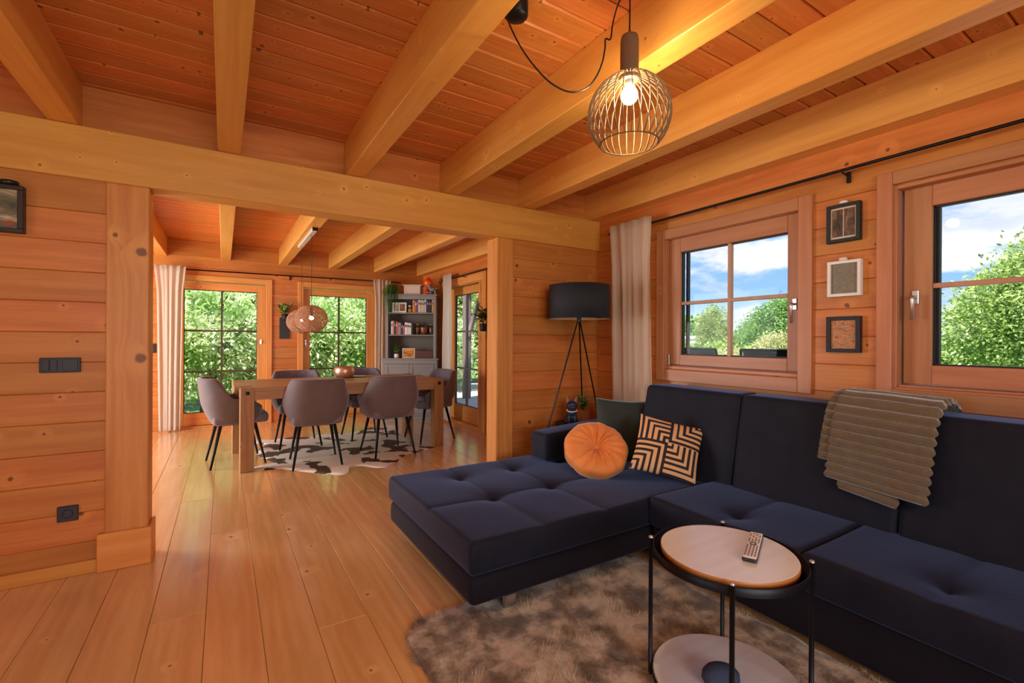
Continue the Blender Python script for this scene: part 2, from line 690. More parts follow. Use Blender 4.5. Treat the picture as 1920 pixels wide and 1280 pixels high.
m_bulb = emit('glowing_bulb', (1, .70, .38, 1), 480)
m_bulb2 = emit('glowing_small_bulb', (1, .72, .45, 1), 40)

# ================================================================== STRUCTURE
XW = 2.88          # inner face of the window wall
YF = 7.50          # inner face of the far wall
YP = 3.16          # inner face of the partition
XL = -2.60         # left walls
YB = -2.60         # wall behind the camera
ZC = 2.505         # ceiling boards
ZB = 2.273         # underside of beams
TH = 0.16

# floor ------------------------------------------------------------
floor = struct('floor', xbox(XL - .2, XW + .2, YB - .2, YF + .2, -.12, -.018), plain('subfloor', srgb(70, 45, 25), .8))
r2 = random.Random(11)
for i in range(-13, 15):
    x0 = -.06 + .2 * i
    x1 = x0 + .2
    x0, x1 = max(x0, XL), min(x1, XW + .12)
    if x1 - x0 < .02:
        continue
    y = YB - r2.uniform(0, 1.6)
    while y < YF + .1:
        L = r2.choice((1.7, 2.0, 2.4, 2.9))
        if i == 2 and y < 2.1 < y + L:
            L = 2.05 - y if 2.05 - y > .8 else L
        a, b = max(y, YB), min(y + L, YF + .1)
        if b - a > .05:
            bm = BM()
            box(bm, x0 + .0007, x1 - .0007, a + .0006, b - .0006, -.02, r2.uniform(-.0004, .0003), bev=.0018)
            link('plank', bm, m_floor, floor)
        y += L

# ceiling ----------------------------------------------------------
ceiling = struct('ceiling', xbox(XL - .2, XW + .2, YB - .2, YF + .2, ZC + .02, ZC + .14), plain('ceiling_deck', srgb(70, 36, 16), .8))
y = 2.254 - .1325 * 37
while y < YF + .1:
    bm = BM()
    box(bm, XL, XW + .05, y + .0016, y + .1309, ZC, ZC + .022, bev=.0075)
    link('board', bm, m_ceil, ceiling)
    y += .1325

# beams ------------------------------------------------------------
for k, x0 in enumerate((-2.165, -1.455, -.742, -.033, .677, 1.36, 2.046)):
    bm = BM()
    box(bm, x0, x0 + .115, YB, YF + .05, ZB, ZC + .002, bev=.004)
    struct('ceiling_beam', bm, m_beamy)
bm = BM()
box(bm, 2.765, XW + .02, YB, YF + .05, ZB, ZC + .002, bev=.004)
struct('wall_beam', bm, m_beamy)


def W(side, face, u, d, z):
    if side == 'right':
        return (face + d, u, z)
    if side == 'far':
        return (u, face + d, z)
    if side == 'left':
        return (face - d, u, z)
    return (u, face - d, z)


def wbox(bm, side, face, u0, u1, d0, d1, z0, z1, bev=0, mi=0):
    a, b = W(side, face, u0, d0, z0), W(side, face, u1, d1, z1)
    box(bm, min(a[0], b[0]), max(a[0], b[0]), min(a[1], b[1]), max(a[1], b[1]), z0, z1, bev=bev, mi=mi)


def log_wall(parent, side, face, u0, u1, openings, mat, z0=0.0, ztop=ZC, first=.158, pitch=.153, th=TH, jr=None):
    cuts = [z0]
    z = first
    while z < ztop - .03:
        if z > z0 + .02:
            cuts.append(z)
        z += pitch
    cuts.append(ztop)
    for a, b in zip(cuts[:-1], cuts[1:]):
        pts = sorted({u0, u1} | {o[0] for o in openings if o[2] < b and o[3] > a and u0 < o[0] < u1} | {o[1] for o in openings if o[2] < b and o[3] > a and u0 < o[1] < u1})
        for p, q in zip(pts[:-1], pts[1:]):
            mid = (p + q) / 2
            spans = [(a, b)]
            for o in openings:
                if o[0] < mid < o[1]:
                    ns = []
                    for s, e in spans:
                        if o[2] > s:
                            ns.append((s, min(e, o[2])))
                        if o[3] < e:
                            ns.append((max(s, o[3]), e))
                    spans = [x for x in ns if x[1] - x[0] > .004]
            for s, e in spans:
                bm = BM()
                j = rnd.uniform(-.0015, .0015)
                wbox(bm, side, face, p, q, j, th, s + .0004, e - .0004, bev=min(.0035, (e - s) * .3))
                link('log', bm, mat, parent)


def casing(parent, side, face, u0, u1, z0, z1, w, mats, wb=None, proud=.022, bottom=True):
    """four flat boards round an opening; u0..z1 is the outer edge"""
    mh, mv = mats
    wb = wb or w
    for a, b in ((u0, u0 + w), (u1 - w, u1)):
        bm = BM()
        wbox(bm, side, face, a, b, -proud, .01, z0, z1, bev=.003)
        link('casing_board', bm, mv, parent)
    bm = BM()
    wbox(bm, side, face, u0 + w + .0005, u1 - w - .0005, -proud + .001, .01, z1 - w, z1, bev=.003)
    link('casing_board', bm, mh, parent)
    if bottom:
        bm = BM()
        wbox(bm, side, face, u0 + w + .0005, u1 - w - .0005, -proud + .001, .01, z0, z0 + wb, bev=.003)
        link('casing_board', bm, mh, parent)


def jamb(parent, side, face, u0, u1, z0, z1, mats, t=.03, d1=TH):
    mh, mv = mats
    for (a, b, c, d, mm) in ((u0, u0 + t, z0, z1, mv), (u1 - t, u1, z0, z1, mv), (u0 + t, u1 - t, z1 - t, z1, mh), (u0 + t, u1 - t, z0, z0 + t, mh)):
        bm = BM()
        wbox(bm, side, face, a, b, .0, d1, c, d, bev=.002)
        link('jamb_board', bm, mm, parent)


def sash(parent, side, face, ds, u0, u1, z0, z1, g, rows, mats, mun_mat, gasket=True, munw=.024):
    """g = glass rect (u0,u1,z0,z1); ds = depth of sash face behind the wall face"""
    mh, mv = mats
    s = BM()
    t = .055
    wbox(s, side, face, u0, g[0], ds, ds + t, z0, z1, bev=.004)
    wbox(s, side, face, g[1], u1, ds, ds + t, z0, z1, bev=.004)
    so_ = link('sash_stiles', s, mv, parent)
    s = BM()
    wbox(s, side, face, g[0], g[1], ds + .0005, ds + t, g[3], z1, bev=.003)
    wbox(s, side, face, g[0], g[1], ds + .0005, ds + t, z0, g[2], bev=.003)
    link('sash_rails', s, mh, parent)
    if gasket:
        s = BM()
        e = .007
        for q in ((g[0], g[0] + e, g[2], g[3]), (g[1] - e, g[1], g[2], g[3]), (g[0], g[1], g[2], g[2] + e), (g[0], g[1], g[3] - e, g[3])):
            wbox(s, side, face, q[0], q[1], ds + .022, ds + .05, q[2], q[3])
        link('seal', s, m_blackmatte, parent)
    um = (g[0] + g[1]) / 2
    s = BM()
    wbox(s, side, face, um - munw / 2, um + munw / 2, ds + .012, ds + .045, g[2], g[3], bev=.002)
    for k in range(1, rows):
        z = g[2] + (g[3] - g[2]) * k / rows
        wbox(s, side, face, g[0], g[1], ds + .013, ds + .044, z - munw / 2, z + munw / 2, bev=.002)
    link('glazing_bars', s, mun_mat, parent)
    for a, b in ((g[0], um), (um, g[1])):
        for k in range(rows):
            z = g[2] + (g[3] - g[2]) * k / rows
            s = BM()
            wbox(s, side, face, a, b, ds + .026, ds + .030, z, z + (g[3] - g[2]) / rows)
            link('pane', s, m_glass, parent)
    return so_


def lever(parent, side, face, d, u, z, direc, vertical, name='handle'):
    """window or door handle; direc +-1 along u; vertical: grip points down"""
    h = BM()
    wbox(h, side, face, u - .014, u + .014, d - .008, d, z - .035, z + .035, bev=.003)
    a = W(side, face, u, d - .005, z)
    b = W(side, face, u, d - .045, z)
    tube(h, [a, b], .008, 8)
    if vertical:
        tube(h, [W(side, face, u, d - .043, z + .006), W(side, face, u, d - .045, z - .02), W(side, face, u, d - .045, z - .115)], [.008, .009, .008], 8)
    else:
        tube(h, [W(side, face, u - direc * .006, d - .043, z), W(side, face, u + direc * .11, d - .045, z)], [.008, .008], 8)
    return link(name, h, m_silver, parent)


FR = (m_frame_y, m_win_z)
FRD = (m_frame_y2, m_frame_z)
FRX = (m_frame_x, m_frame_z)
m_bar_in = wood('glazing_bar_wood', srgb(196, 148, 116), srgb(176, 122, 90), srgb(120, 70, 40), 'Z', .45, .1)
m_bar_dark = plain('dark_glazing_bar', srgb(72, 56, 40), .5)

# right wall with two windows and the dining door ----------------------
wr = struct('wall_right')
OW1 = (1.42, 2.42, .99, 1.99)
OW2 = (-.035, .985, .955, 1.99)
OD3 = (5.45, 6.57, 0.0, 2.00)
log_wall(wr, 'right', XW, YB, YF + .02, [OW1, OW2, OD3], m_logy, ztop=ZB + .01)

for nm, O_, casr, gl, sa in (('window_1', OW1, (1.354, 2.478, .90, 2.048), (1.518, 2.30, 1.097, 1.868), (1.45, 2.40, 1.02, 1.975)),
                             ('window_2', OW2, (-.10, 1.045, .88, 2.06), (.065, .846, 1.087, 1.869), (-.005, .957, .99, 1.975))):
    w_ = struct(nm)
    casing(w_, 'right', XW, *casr, .066 if nm == 'window_2' else .076, FR, wb=.085)
    jamb(w_, 'right', XW, *O_, FR, t=.02)
    sash(w_, 'right', XW, .035 if nm == 'window_1' else .06, *sa, gl, 2, FR, m_bar_in)
    bm = BM()
    wbox(bm, 'right', XW, O_[0] + .021, O_[1] - .021, .012, .14, O_[2] + .0205, sa[2] - .004, bev=.002)
    link('lower_frame', bm, m_frame_y, w_)
    # black weather strips set against the outside of the pane
    bm = BM()
    wbox(bm, 'right', XW, gl[1] - .018, gl[1] - .004, .10, .13, gl[2], gl[3])
    wbox(bm, 'right', XW, gl[0], gl[1], .10, .13, gl[2] - .02, gl[2] + .006)
    link('outer_strip', bm, m_blackmatte, w_)
    if nm == 'window_1':
        lever(w_, 'right', XW, .035, 1.472, 1.425, 1, True)
        bm = BM()
        wbox(bm, 'right', XW, 2.385, 2.398, .02, .034, 1.0, 1.10, bev=.002)
        link('hinge', bm, m_steel, w_)
    else:
        lever(w_, 'right', XW, .06, .908, 1.425, 1, True)

d3 = struct('door_3')
casing(d3, 'right', XW, 5.25, 6.66, 0.0, 2.095, .105, FRD, bottom=False)
jamb(d3, 'right', XW, *OD3, FRD, t=.025)
sash(d3, 'right', XW, .07, 5.535, 6.535, .03, 1.965, (5.63, 6.40, .25, 1.858), 3, FRD, plain('grey_glazing_bar', srgb(110, 100, 98), .5))

# far wall with two glazed doors ---------------------------------------
wf = struct('wall_far')
OD1 = (-.60, .535, 0.0, 1.99)
OD2 = (.985, 2.085, 0.0, 1.99)
log_wall(wf, 'far', YF, XL, XW + TH, [OD1, OD2], m_logx)
for nm, O_, casr, gl, sa, hx, hd in (('door_1', OD1, (-.67, .592, 0, 2.045), (-.448, .407, .195, 1.857), (-.565, .512, .03, 1.955), .452, -1),
                                     ('door_2', OD2, (.93, 2.15, 0, 2.045), (1.10, 1.945, .195, 1.857), (1.005, 2.06, .03, 1.955), 1.045, 1)):
    d_ = struct(nm)
    casing(d_, 'far', YF, *casr, .075, FRX, bottom=False)
    jamb(d_, 'far', YF, *O_, FRX, t=.022)
    sash(d_, 'far', YF, .035, *sa, gl, 3, FRX, m_bar_dark)
    lever(d_, 'far', YF, .035, hx, 1.155, hd, nm == 'door_2')

# partition: left part, right part, header, posts ----------------------
wp = struct('wall_partition')
log_wall(wp, 'far', YP, XL, -.50, [], m_logx, ztop=2.01, th=.14)
log_wall(wp, 'far', YP, 1.97, XW, [], m_logx, ztop=2.01, th=.14, first=.175)
hd_ = struct('header_beam')
bm = BM()
box(bm, XL, XW, 3.14, 3.30, 2.006, 2.271, bev=.004)
link('beam', bm, m_beamx, hd_)
bx0 = [XL, -2.165, -1.455, -.742, -.033, .677, 1.36, 2.046, 2.765]
for i in range(len(bx0) - 1):
    a = bx0[i] + (.115 if i else 0)
    bm = BM()
    box(bm, a, bx0[i + 1], 3.215, 3.30, 2.2715, ZC, bev=.002)
    link('infill_board', bm, m_logx, hd_)
for nm, x0, x1 in (('post', -.518, -.338), ('post', 1.81, 1.965)):
    bm = BM()
    box(bm, x0, x1, 3.14, 3.30, 0, 2.006, bev=.006)
    struct('post', bm, m_post)
# base block wrapped round the left post, low skirting along the left wall
bm = BM()
box(bm, -.545, -.322, 3.118, 3.139, 0, .195, bev=.004)
p_ = struct('trim_1', bm, m_beamx)
bm = BM()
box(bm, -.337, -.322, 3.1395, 3.30, 0, .195, bev=.003)
link('return_board', bm, m_beamy, p_)
bm = BM()
box(bm, XL, -.546, 3.140, 3.158, 0, .066, bev=.003)
struct('baseboard_partition', bm, m_beamx)

# walls out of the photograph -------------------------------------------
wl = struct('wall_left')
log_wall(wl, 'left', XL, YB, YF, [(-.5, 1.7, .65, 2.15), (4.6, 6.6, .2, 2.2)], m_logy)
wb_ = struct('wall_behind')
log_wall(wb_, 'behind', YB, XL, XW, [(-1.0, 1.6, .7, 2.2)], m_logx)
roof = struct('roof', xbox(XL - .8, XW + .75, YB - .8, YF + .9, ZC + .15, ZC + .35), plain('roof_slab', srgb(60, 50, 46), .8))

# ================================================================== SOFA
sofa = thing('corner_sofa', 'large dark navy velvet corner sofa with tufted chaise and long backrest under the windows', 'sofa', (1.9, 1.2, 0))
SO = Vector((1.9, 1.2, 0))


def dimple(p, tufts, seams_x, seams_y, top, depth=.022, crown=.012, ext=None):
    x, y, z = p
    k = max(0.0, min(1.0, (z - (top - .06)) / .06))
    d = 0
    for tx, ty in tufts:
        r_ = math.hypot(x - tx, y - ty)
        d += depth * math.exp(-(r_ / .045) ** 1.3) + depth * .35 * math.exp(-(r_ / .13) ** 2)
    for sx in seams_x:
        d += .0045 * math.exp(-((x - sx) / .009) ** 2) + .004 * math.exp(-((x - sx) / .05) ** 2)
    for sy in seams_y:
        d += .0045 * math.exp(-((y - sy) / .009) ** 2) + .004 * math.exp(-((y - sy) / .05) ** 2)
    w_ = .004 * mnoise.noise(Vector((x * 3, y * 3, 1.7)))
    return (x, y, z - k * (d - w_))


def sofa_part(name, b, r, n, top=None, tufts=(), sx=(), sy=(), mat=None, parent=None, fn=None, bulge=0):
    bm = BM()

    def f(p):
        q = p
        if bulge:
            cx, cy, cz = (b[0] + b[1]) / 2, (b[2] + b[3]) / 2, (b[4] + b[5]) / 2
            t = 1 - ((p.z - cz) / ((b[5] - b[4]) / 2)) ** 2
            q = Vector((p.x + bulge * t * (1 if p.x > cx else -1) * min(1, abs(p.x - cx) / ((b[1] - b[0]) / 2)) ** 6,
                        p.y + bulge * t * (1 if p.y > cy else -1) * min(1, abs(p.y - cy) / ((b[3] - b[2]) / 2)) ** 6, p.z))
        if tufts or sx or sy:
            q = Vector(dimple(q, tufts, sx, sy, b[5]))
        if fn:
            q = Vector(fn(q))
        return q - SO
    rbox(bm, *b, r=r, n=n, k=4, fn=f)
    return link(name, bm, mat or m_sofa, parent or sofa, smooth=True)


T_X, T_Y = (1.26, 1.65, 2.04), (2.21, 2.63)
TU = [(x, y) for x in T_X for y in T_Y]
sofa_part('chaise_base', (.885, 2.55, 1.735, 2.845, .07, .205), .03, (6, 5, 2), mat=m_sofa_shaded, bulge=.004)
sofa_part('chaise_cushion', (.878, 2.60, 1.722, 2.855, .207, .352), .022, (110, 70, 3), tufts=TU, sx=(1.26, 1.65), sy=(2.21,), bulge=.006)
for x_, y_ in ((1.09, 1.765), (1.09, 2.78)):
    bm = BM()
    box(bm, x_ - .03, x_ + .03, y_ - .012, y_ + .012, 0, .072, bev=.003, M=Matrix.Translation(-SO))
    link('foot', bm, m_steel, sofa, label='chrome foot plate')
sofa_part('armrest', (1.90, 2.70, 2.60, 2.80, .353, .545), .03, (10, 3, 3), fn=lambda p: (p.x, p.y, p.z + .06 * (p.x - 1.9) * max(0, p.z - .35) / .2))
ys = [1.712, .95, .185, -.58]
for i in range(3):
    y1, y0 = ys[i], ys[i + 1]
    yc = (y0 + y1) / 2
    sofa_part('seat_cushion', (1.928, 2.56, y0 + .003, y1 - .003, .22, .375), .02, (44, 50, 3),
              tufts=[(2.11, yc - .01)], sx=(), sy=(yc - .01,), bulge=.004)
sofa_part('seat_base', (1.955, 2.75, -.58, 1.715, .03, .218), .02, (3, 10, 2), mat=m_sofa_shaded)
# backrests: leaning slab, rounded top
bys = [2.30, 1.588, .82, .05, -.58]


def lean(p):
    t = (p.z - .3) / .6
    th_ = .5 + .5 * (1 - t)
    xm = 2.62 + .05 * t
    return (xm + (p.x - 2.62) * (1.0 - .38 * t), p.y, p.z)


for i in range(4):
    b = (2.44, 2.765, bys[i + 1] + .002, bys[i] - .002, .33, .892)
    sofa_part('backrest', b, .035, (6, 18, 12), fn=lean, bulge=.004)

# ================================================================== LIVING ROOM SMALL THINGS
# fluffy rug ----------------------------------------------------------
m_fur = None
mt, t = newmat('fur')
tc_ = t.n('ShaderNodeTexCoord').outputs['Object']
c_ = t.mix(t.maprange(t.noise(tc_, 6, 4, .6), .38, .62), srgb(104, 84, 60), srgb(204, 188, 162))
gi_ = t.n('ShaderNodeNewGeometry').outputs['Random Per Island']
c_ = t.mix(t.math('MULTIPLY', gi_, .4), c_, srgb(150, 128, 100))
p_ = t.principled(Base_Color=c_, Roughness=.75)
p_.inputs['Sheen Weight'].default_value = .3
p_.inputs['Specular IOR Level'].default_value = .2
m_fur = mt
rug = thing('fluffy_rug', 'long-haired brown and grey faux fur rug under the round tray table', 'rug', (1.2, .9, 0))
RX0, RX1, RY0, RY1 = .60, 1.95, .10, 1.90


def rug_in(x, y):
    e = .03 * mnoise.noise(Vector((x * 2.3, y * 2.3, 5)))
    cx, cy = (RX0 + RX1) / 2, (RY0 + RY1) / 2
    hx, hy, rr = (RX1 - RX0) / 2 + e, (RY1 - RY0) / 2 + e, .12
    qx, qy = max(abs(x - cx) - hx + rr, 0), max(abs(y - cy) - hy + rr, 0)
    return math.hypot(qx, qy) < rr


bm = BM()
NX, NY = 54, 72
gv = {}
for i in range(NX + 1):
    for j in range(NY + 1):
        x = RX0 + (RX1 - RX0) * i / NX
        y = RY0 + (RY1 - RY0) * j / NY
        if rug_in(x, y):
            h = .016 + .012 * mnoise.noise(Vector((x * 7, y * 7, 0))) + .007 * mnoise.noise(Vector((x * 19, y * 19, 3)))
            gv[i, j] = bm.verts.new((x - 1.2, y - .9, max(h, .006)))
for i in range(NX):
    for j in range(NY):
        q = [gv.get(k) for k in ((i, j), (i + 1, j), (i + 1, j + 1), (i, j + 1))]
        if all(q):
            bm.faces.new(q)
ext = bmesh.ops.extrude_face_region(bm, geom=bm.faces[:])
for v in [g for g in ext['geom'] if isinstance(g, bmesh.types.BMVert)]:
    v.co.z = .003
bmesh.ops.recalc_face_normals(bm, faces=bm.faces[:])
link('pelt', bm, m_fur, rug, smooth=True)
n_b = 75000
pts = rng.uniform((RX0, RY0), (RX1, RY1), (n_b, 2))
V_, keep_ = [], []
for x, y in pts:
    if rug_in(x, y):
        h = .012 + .012 * mnoise.noise(Vector((x * 7, y * 7, 0))) + .007 * mnoise.noise(Vector((x * 19, y * 19, 3)))
        a = 2.2 * mnoise.noise(Vector((x * 2.6, y * 2.6, 9))) * PI + .9 * mnoise.noise(Vector((x * 14, y * 14, 2))) * PI
        up_ = .35 + .35 * mnoise.noise(Vector((x * 9, y * 9, 14)))
        V_.append((x - 1.2, y - .9, h, math.cos(a), math.sin(a), max(up_, .1)))
V_ = np.array(V_)
n = len(V_)
ce = V_[:, :3]
dr = V_[:, 3:] + rng.normal(scale=.22, size=(n, 3))
dr[:, 2] = np.abs(dr[:, 2])
dr /= np.linalg.norm(dr, axis=1, keepdims=True)
sd_ = np.cross(dr, np.array([0, 0, 1.0]))
sd_ /= np.linalg.norm(sd_, axis=1, keepdims=True) + 1e-9
Lh = rng.uniform(.02, .042, n)[:, None]
tri = np.stack([ce - sd_ * .0014, ce + sd_ * .0014, ce + dr * Lh + np.array([0, 0, -.003])], 1).reshape(-1, 3)
tri[:, 2] = np.maximum(tri[:, 2], .004)
o = from_arrays('fur_pile', tri, np.arange(n * 3).reshape(n, 3), m_fur, rug)
o['kind'] = 'stuff'

# round tray table ------------------------------------------------------
TC = Vector((1.445, .945, 0))
st = thing('round_side_table', 'round side table with black metal frame and wooden tray top on the fluffy rug', 'side table', TC)
TL = .246
for k in range(4):
    a = math.atan2(1.14 - .945, 1.30 - 1.445) + k * PI / 2
    x, y = TL * math.cos(a), TL * math.sin(a)
    bm = BM()
    tube(bm, [(x, y, .0), (x, y, .498)], .0075, 12)
    lg = link('leg', bm, m_black, st)
    bm = BM()
    lathe(bm, [(.0078, .498), (.0085, .501), (.0075, .505), (.003, .507)], 14, (x, y, 0))
    link('leg_cap', bm, m_silver, lg, smooth=True, label='silver cap on the leg')
bm = BM()
lathe(bm, [(.239, .464), (.2395, .4905), (.237, .492), (.2355, .4905), (.2355, .469), (.0, .4685)], 64, cap0=False, cap1=False)
lathe(bm, [(.0, .4645), (.239, .4642)], 64, cap0=False, cap1=False)
link('tray_rim', bm, m_black, st, smooth=True)
bm = BM()
lathe(bm, [(.208, .470), (.213, .472), (.213, .494), (.2115, .4962)], 64, mi=1, cap1=False)
lathe(bm, [(.2115, .4962), (.210, .497)], 64, mi=0, cap0=False)
link('tray', bm, [m_tray, m_trayedge], st)
bm = BM()
lathe(bm, [(.232, .052), (.236, .055), (.236, .064), (.234, .066)], 64)
link('lower_shelf', bm, m_tray, st)
bm = BM()
lathe(bm, [(.2385, .046), (.2405, .046), (.2405, .060), (.2385, .060), (.2385, .046)], 64, cap0=False, cap1=False)
link('shelf_ring', bm, m_black, st, smooth=True)

rm = thing('remote_control', 'white and dark remote control lying on the round wooden tray', 'remote control', (1.528, .903, .4972), math.atan2(.94 - .826, 1.652 - 1.41) - PI / 2)
bm = BM()
rbox(bm, -.022, .022, -.118, .118, 0, .014, r=.007, n=(2, 6, 1), k=3)
link('body', bm, m_dark, rm, smooth=True)
bm = BM()
rbox(bm, -.0205, .0205, -.115, .115, .0125, .0165, r=.004, n=(2, 6, 1), k=2)
fp_ = link('face_plate', bm, m_white, rm, smooth=True)
for j in range(19):
    if j in (9, 10):
        continue
    for i in range(4):
        if j > 13 and (i + j) % 3 == 0:
            continue
        bm = BM()
        x, y = -.0144 + .0096 * i, -.100 + .0108 * j
        rbox(bm, x - .0024, x + .0024, y - .0018, y + .0018, .0158, .0182, r=.0008, n=(1, 1, 1), k=1)
        link('button', bm, m_dark, fp_)
bm = BM()
lathe(bm, [(.011, .0160), (.011, .0175), (.007, .0175), (.007, .0162)], 20, (0, .0025, 0), cap0=False, cap1=False)
link('ring_button', bm, m_dark, fp_)

m_speaker = plain('speckled_blue_grille', srgb(58, 72, 96), .5, .2, .25, 300, .5)
bm = BM()
lathe(bm, [(.034, .0), (.052, .006), (.062, .022), (.060, .040), (.048, .054), (.030, .062), (.010, .0655)], 32)
bmesh.ops.scale(bm, vec=(1.0, .72, 1), verts=bm.verts)
o = link('rounded_speaker', bm, m_speaker, loc=(1.40, .935, .0665), rot=(0, 0, -.5), smooth=True)
tag(o, 'rounded blue speckled speaker on the lower shelf of the round side table', 'speaker')

# cushions ---------------------------------------------------------------
def pillow(bm, w, h, t, n=24, mfn=None, pinch=.07):
    def P(i, j, s):
        u, v = -1 + 2 * i / n, -1 + 2 * j / n
        e = (1 - abs(u) ** 2.6) * (1 - abs(v) ** 2.6)
        z = s * t / 2 * max(e, 0) ** .55
        k = 1 - pinch * (1 - abs(v) ** 2) * abs(u) ** 2 if abs(u) > 0 else 1
        k2 = 1 - pinch * (1 - abs(u) ** 2) * abs(v) ** 2
        wr = .004 * mnoise.noise(Vector((u * 3 + s, v * 3, w * 9)))
        return Vector((u * w / 2 * k, v * h / 2 * k2, z + wr * e))
    g = {}
    for s in (1, -1):
        for i in range(n + 1):
            for j in range(n + 1):
                edge = i in (0, n) or j in (0, n)
                key = (i, j, 0 if edge else s)
                if key not in g:
                    g[key] = bm.verts.new(P(i, j, 0 if edge else s))
    for s in (1, -1):
        for i in range(n):
            for j in range(n):
                q = []
                for (a, b) in ((i, j), (i + 1, j), (i + 1, j + 1), (i, j + 1)):
                    edge = a in (0, n) or b in (0, n)
                    q.append(g[(a, b, 0 if edge else s)])
                if s < 0:
                    q.reverse()
                f = bm.faces.new(q)
                f.smooth = True
                if mfn:
                    f.material_index = mfn((-1 + 2 * (i + .5) / n), (-1 + 2 * (j + .5) / n), s)


def stripe(u, v, s):
    if s < 0:
        return 1
    # pattern centre a little up and left of the cushion's middle
    x, y = u + .02, v - .10
    if (x >= 0) == (y < 0):
        m_ = max(abs(x), abs(y))
        if x >= -.12 and y <= .12 or x > -.12 and abs(y) <= .12:
            pass
        q = max(abs(x), abs(y))
    else:
        cx = 1.0 if x > 0 else -1.0
        cy = 1.0 if y > 0 else -1.0
        q = 1.0 - min(1.2, max(abs(cx - x), abs(cy - y)))
        q = q + .5 / 5.5
    return 0 if (q * 5.5) % 1 < .54 else 1


def face_to(o, normal, up_hint, loc):
    nz = Vector(normal).normalized()
    x = Vector(up_hint).cross(nz).normalized()
    y = nz.cross(x)
    M = Matrix((x, y, nz)).transposed().to_4x4()
    M.translation = loc
    o.matrix_world = M


bm = BM()
pillow(bm, .39, .37, .12, 90, stripe)
o = link('striped_cushion', bm, [m_cream, m_cushblack])
face_to(o, (-.55, -.62, .50), (.16, -.14, 1), (2.315, 1.915, .540))
tag(o, 'square cushion with cream and black geometric right-angle stripes', 'cushion', 'cushions on the sofa')
bm = BM()
pillow(bm, .46, .46, .15, 26)
o = link('green_cushion', bm, m_green)
face_to(o, (-.55, -.80, .22), (.05, 0, 1), (2.50, 2.43, .545))
tag(o, 'plain dark green velvet cushion leaning behind the orange round one', 'cushion', 'cushions on the sofa')
# round orange cushion, gathered round a button
ob = thing('round_cushion', 'round orange velvet cushion gathered into a central button', 'cushion', (0, 0, 0), group='cushions on the sofa')
bm = BM()
NA, NR = 120, 26
for s in (1, -1):
    pass
prof = []
rings = []
for i in range(NR + 1):
    t_ = i / NR  # 0 front centre -> 1 back centre
    ang = t_ * PI
    ring = []
    for k in range(NA):
        a = 2 * PI * k / NA
        # superellipse profile with dimpled centres
        rr = .205 * math.sin(ang) ** .75
        z = .078 * (1 if math.cos(ang) > 0 else -1) * abs(math.cos(ang)) ** .62
        dz = .064 * math.exp(-(rr / .055) ** 1.1)
        pl_ = math.sin(a * 16 + 2.5 * mnoise.noise(Vector((math.cos(a) * 2, math.sin(a) * 2, 1)))) + .5 * math.sin(a * 34 + 1)
        amp = .0135 * math.exp(-((rr - .075) / .06) ** 2) * (.6 + .6 * mnoise.noise(Vector((math.cos(a) * 3, math.sin(a) * 3, 5)))) + .0022 * min(1, rr / .05)
        z2 = z - dz * (1 if z > 0 else -1) + amp * pl_ * (1 if z > 0 else -1)
        r2_ = rr * (1 + .015 * math.sin(a * 9 + 2) * math.sin(ang))
        ring.append(bm.verts.new((r2_ * math.cos(a), r2_ * math.sin(a), z2)))
    rings.append(ring)
for i in range(NR):
    for k in range(NA):
        bm.faces.new((rings[i][k], rings[i + 1][k], rings[i + 1][(k + 1) % NA], rings[i][(k + 1) % NA]))
bmesh.ops.remove_doubles(bm, verts=bm.verts, dist=1e-5)
bmesh.ops.recalc_face_normals(bm, faces=bm.faces[:])
link('cover', bm, m_orange, ob, smooth=True)
bm = BM()
bmesh.ops.create_uvsphere(bm, u_segments=16, v_segments=8, radius=.017)
bmesh.ops.scale(bm, vec=(1, 1, .45), verts=bm.verts)
link('button', bm, m_orange, ob, smooth=True, loc=(0, 0, .027))
face_to(ob, (-.46, -.80, 1.10), (0, 0, 1), (2.045, 2.26, .495))

# plush throw over the backrest ------------------------------------------
th = thing('throw_blanket', 'ribbed grey-brown plush throw folded over the sofa backrest', 'blanket', (2.6, .85, .6))


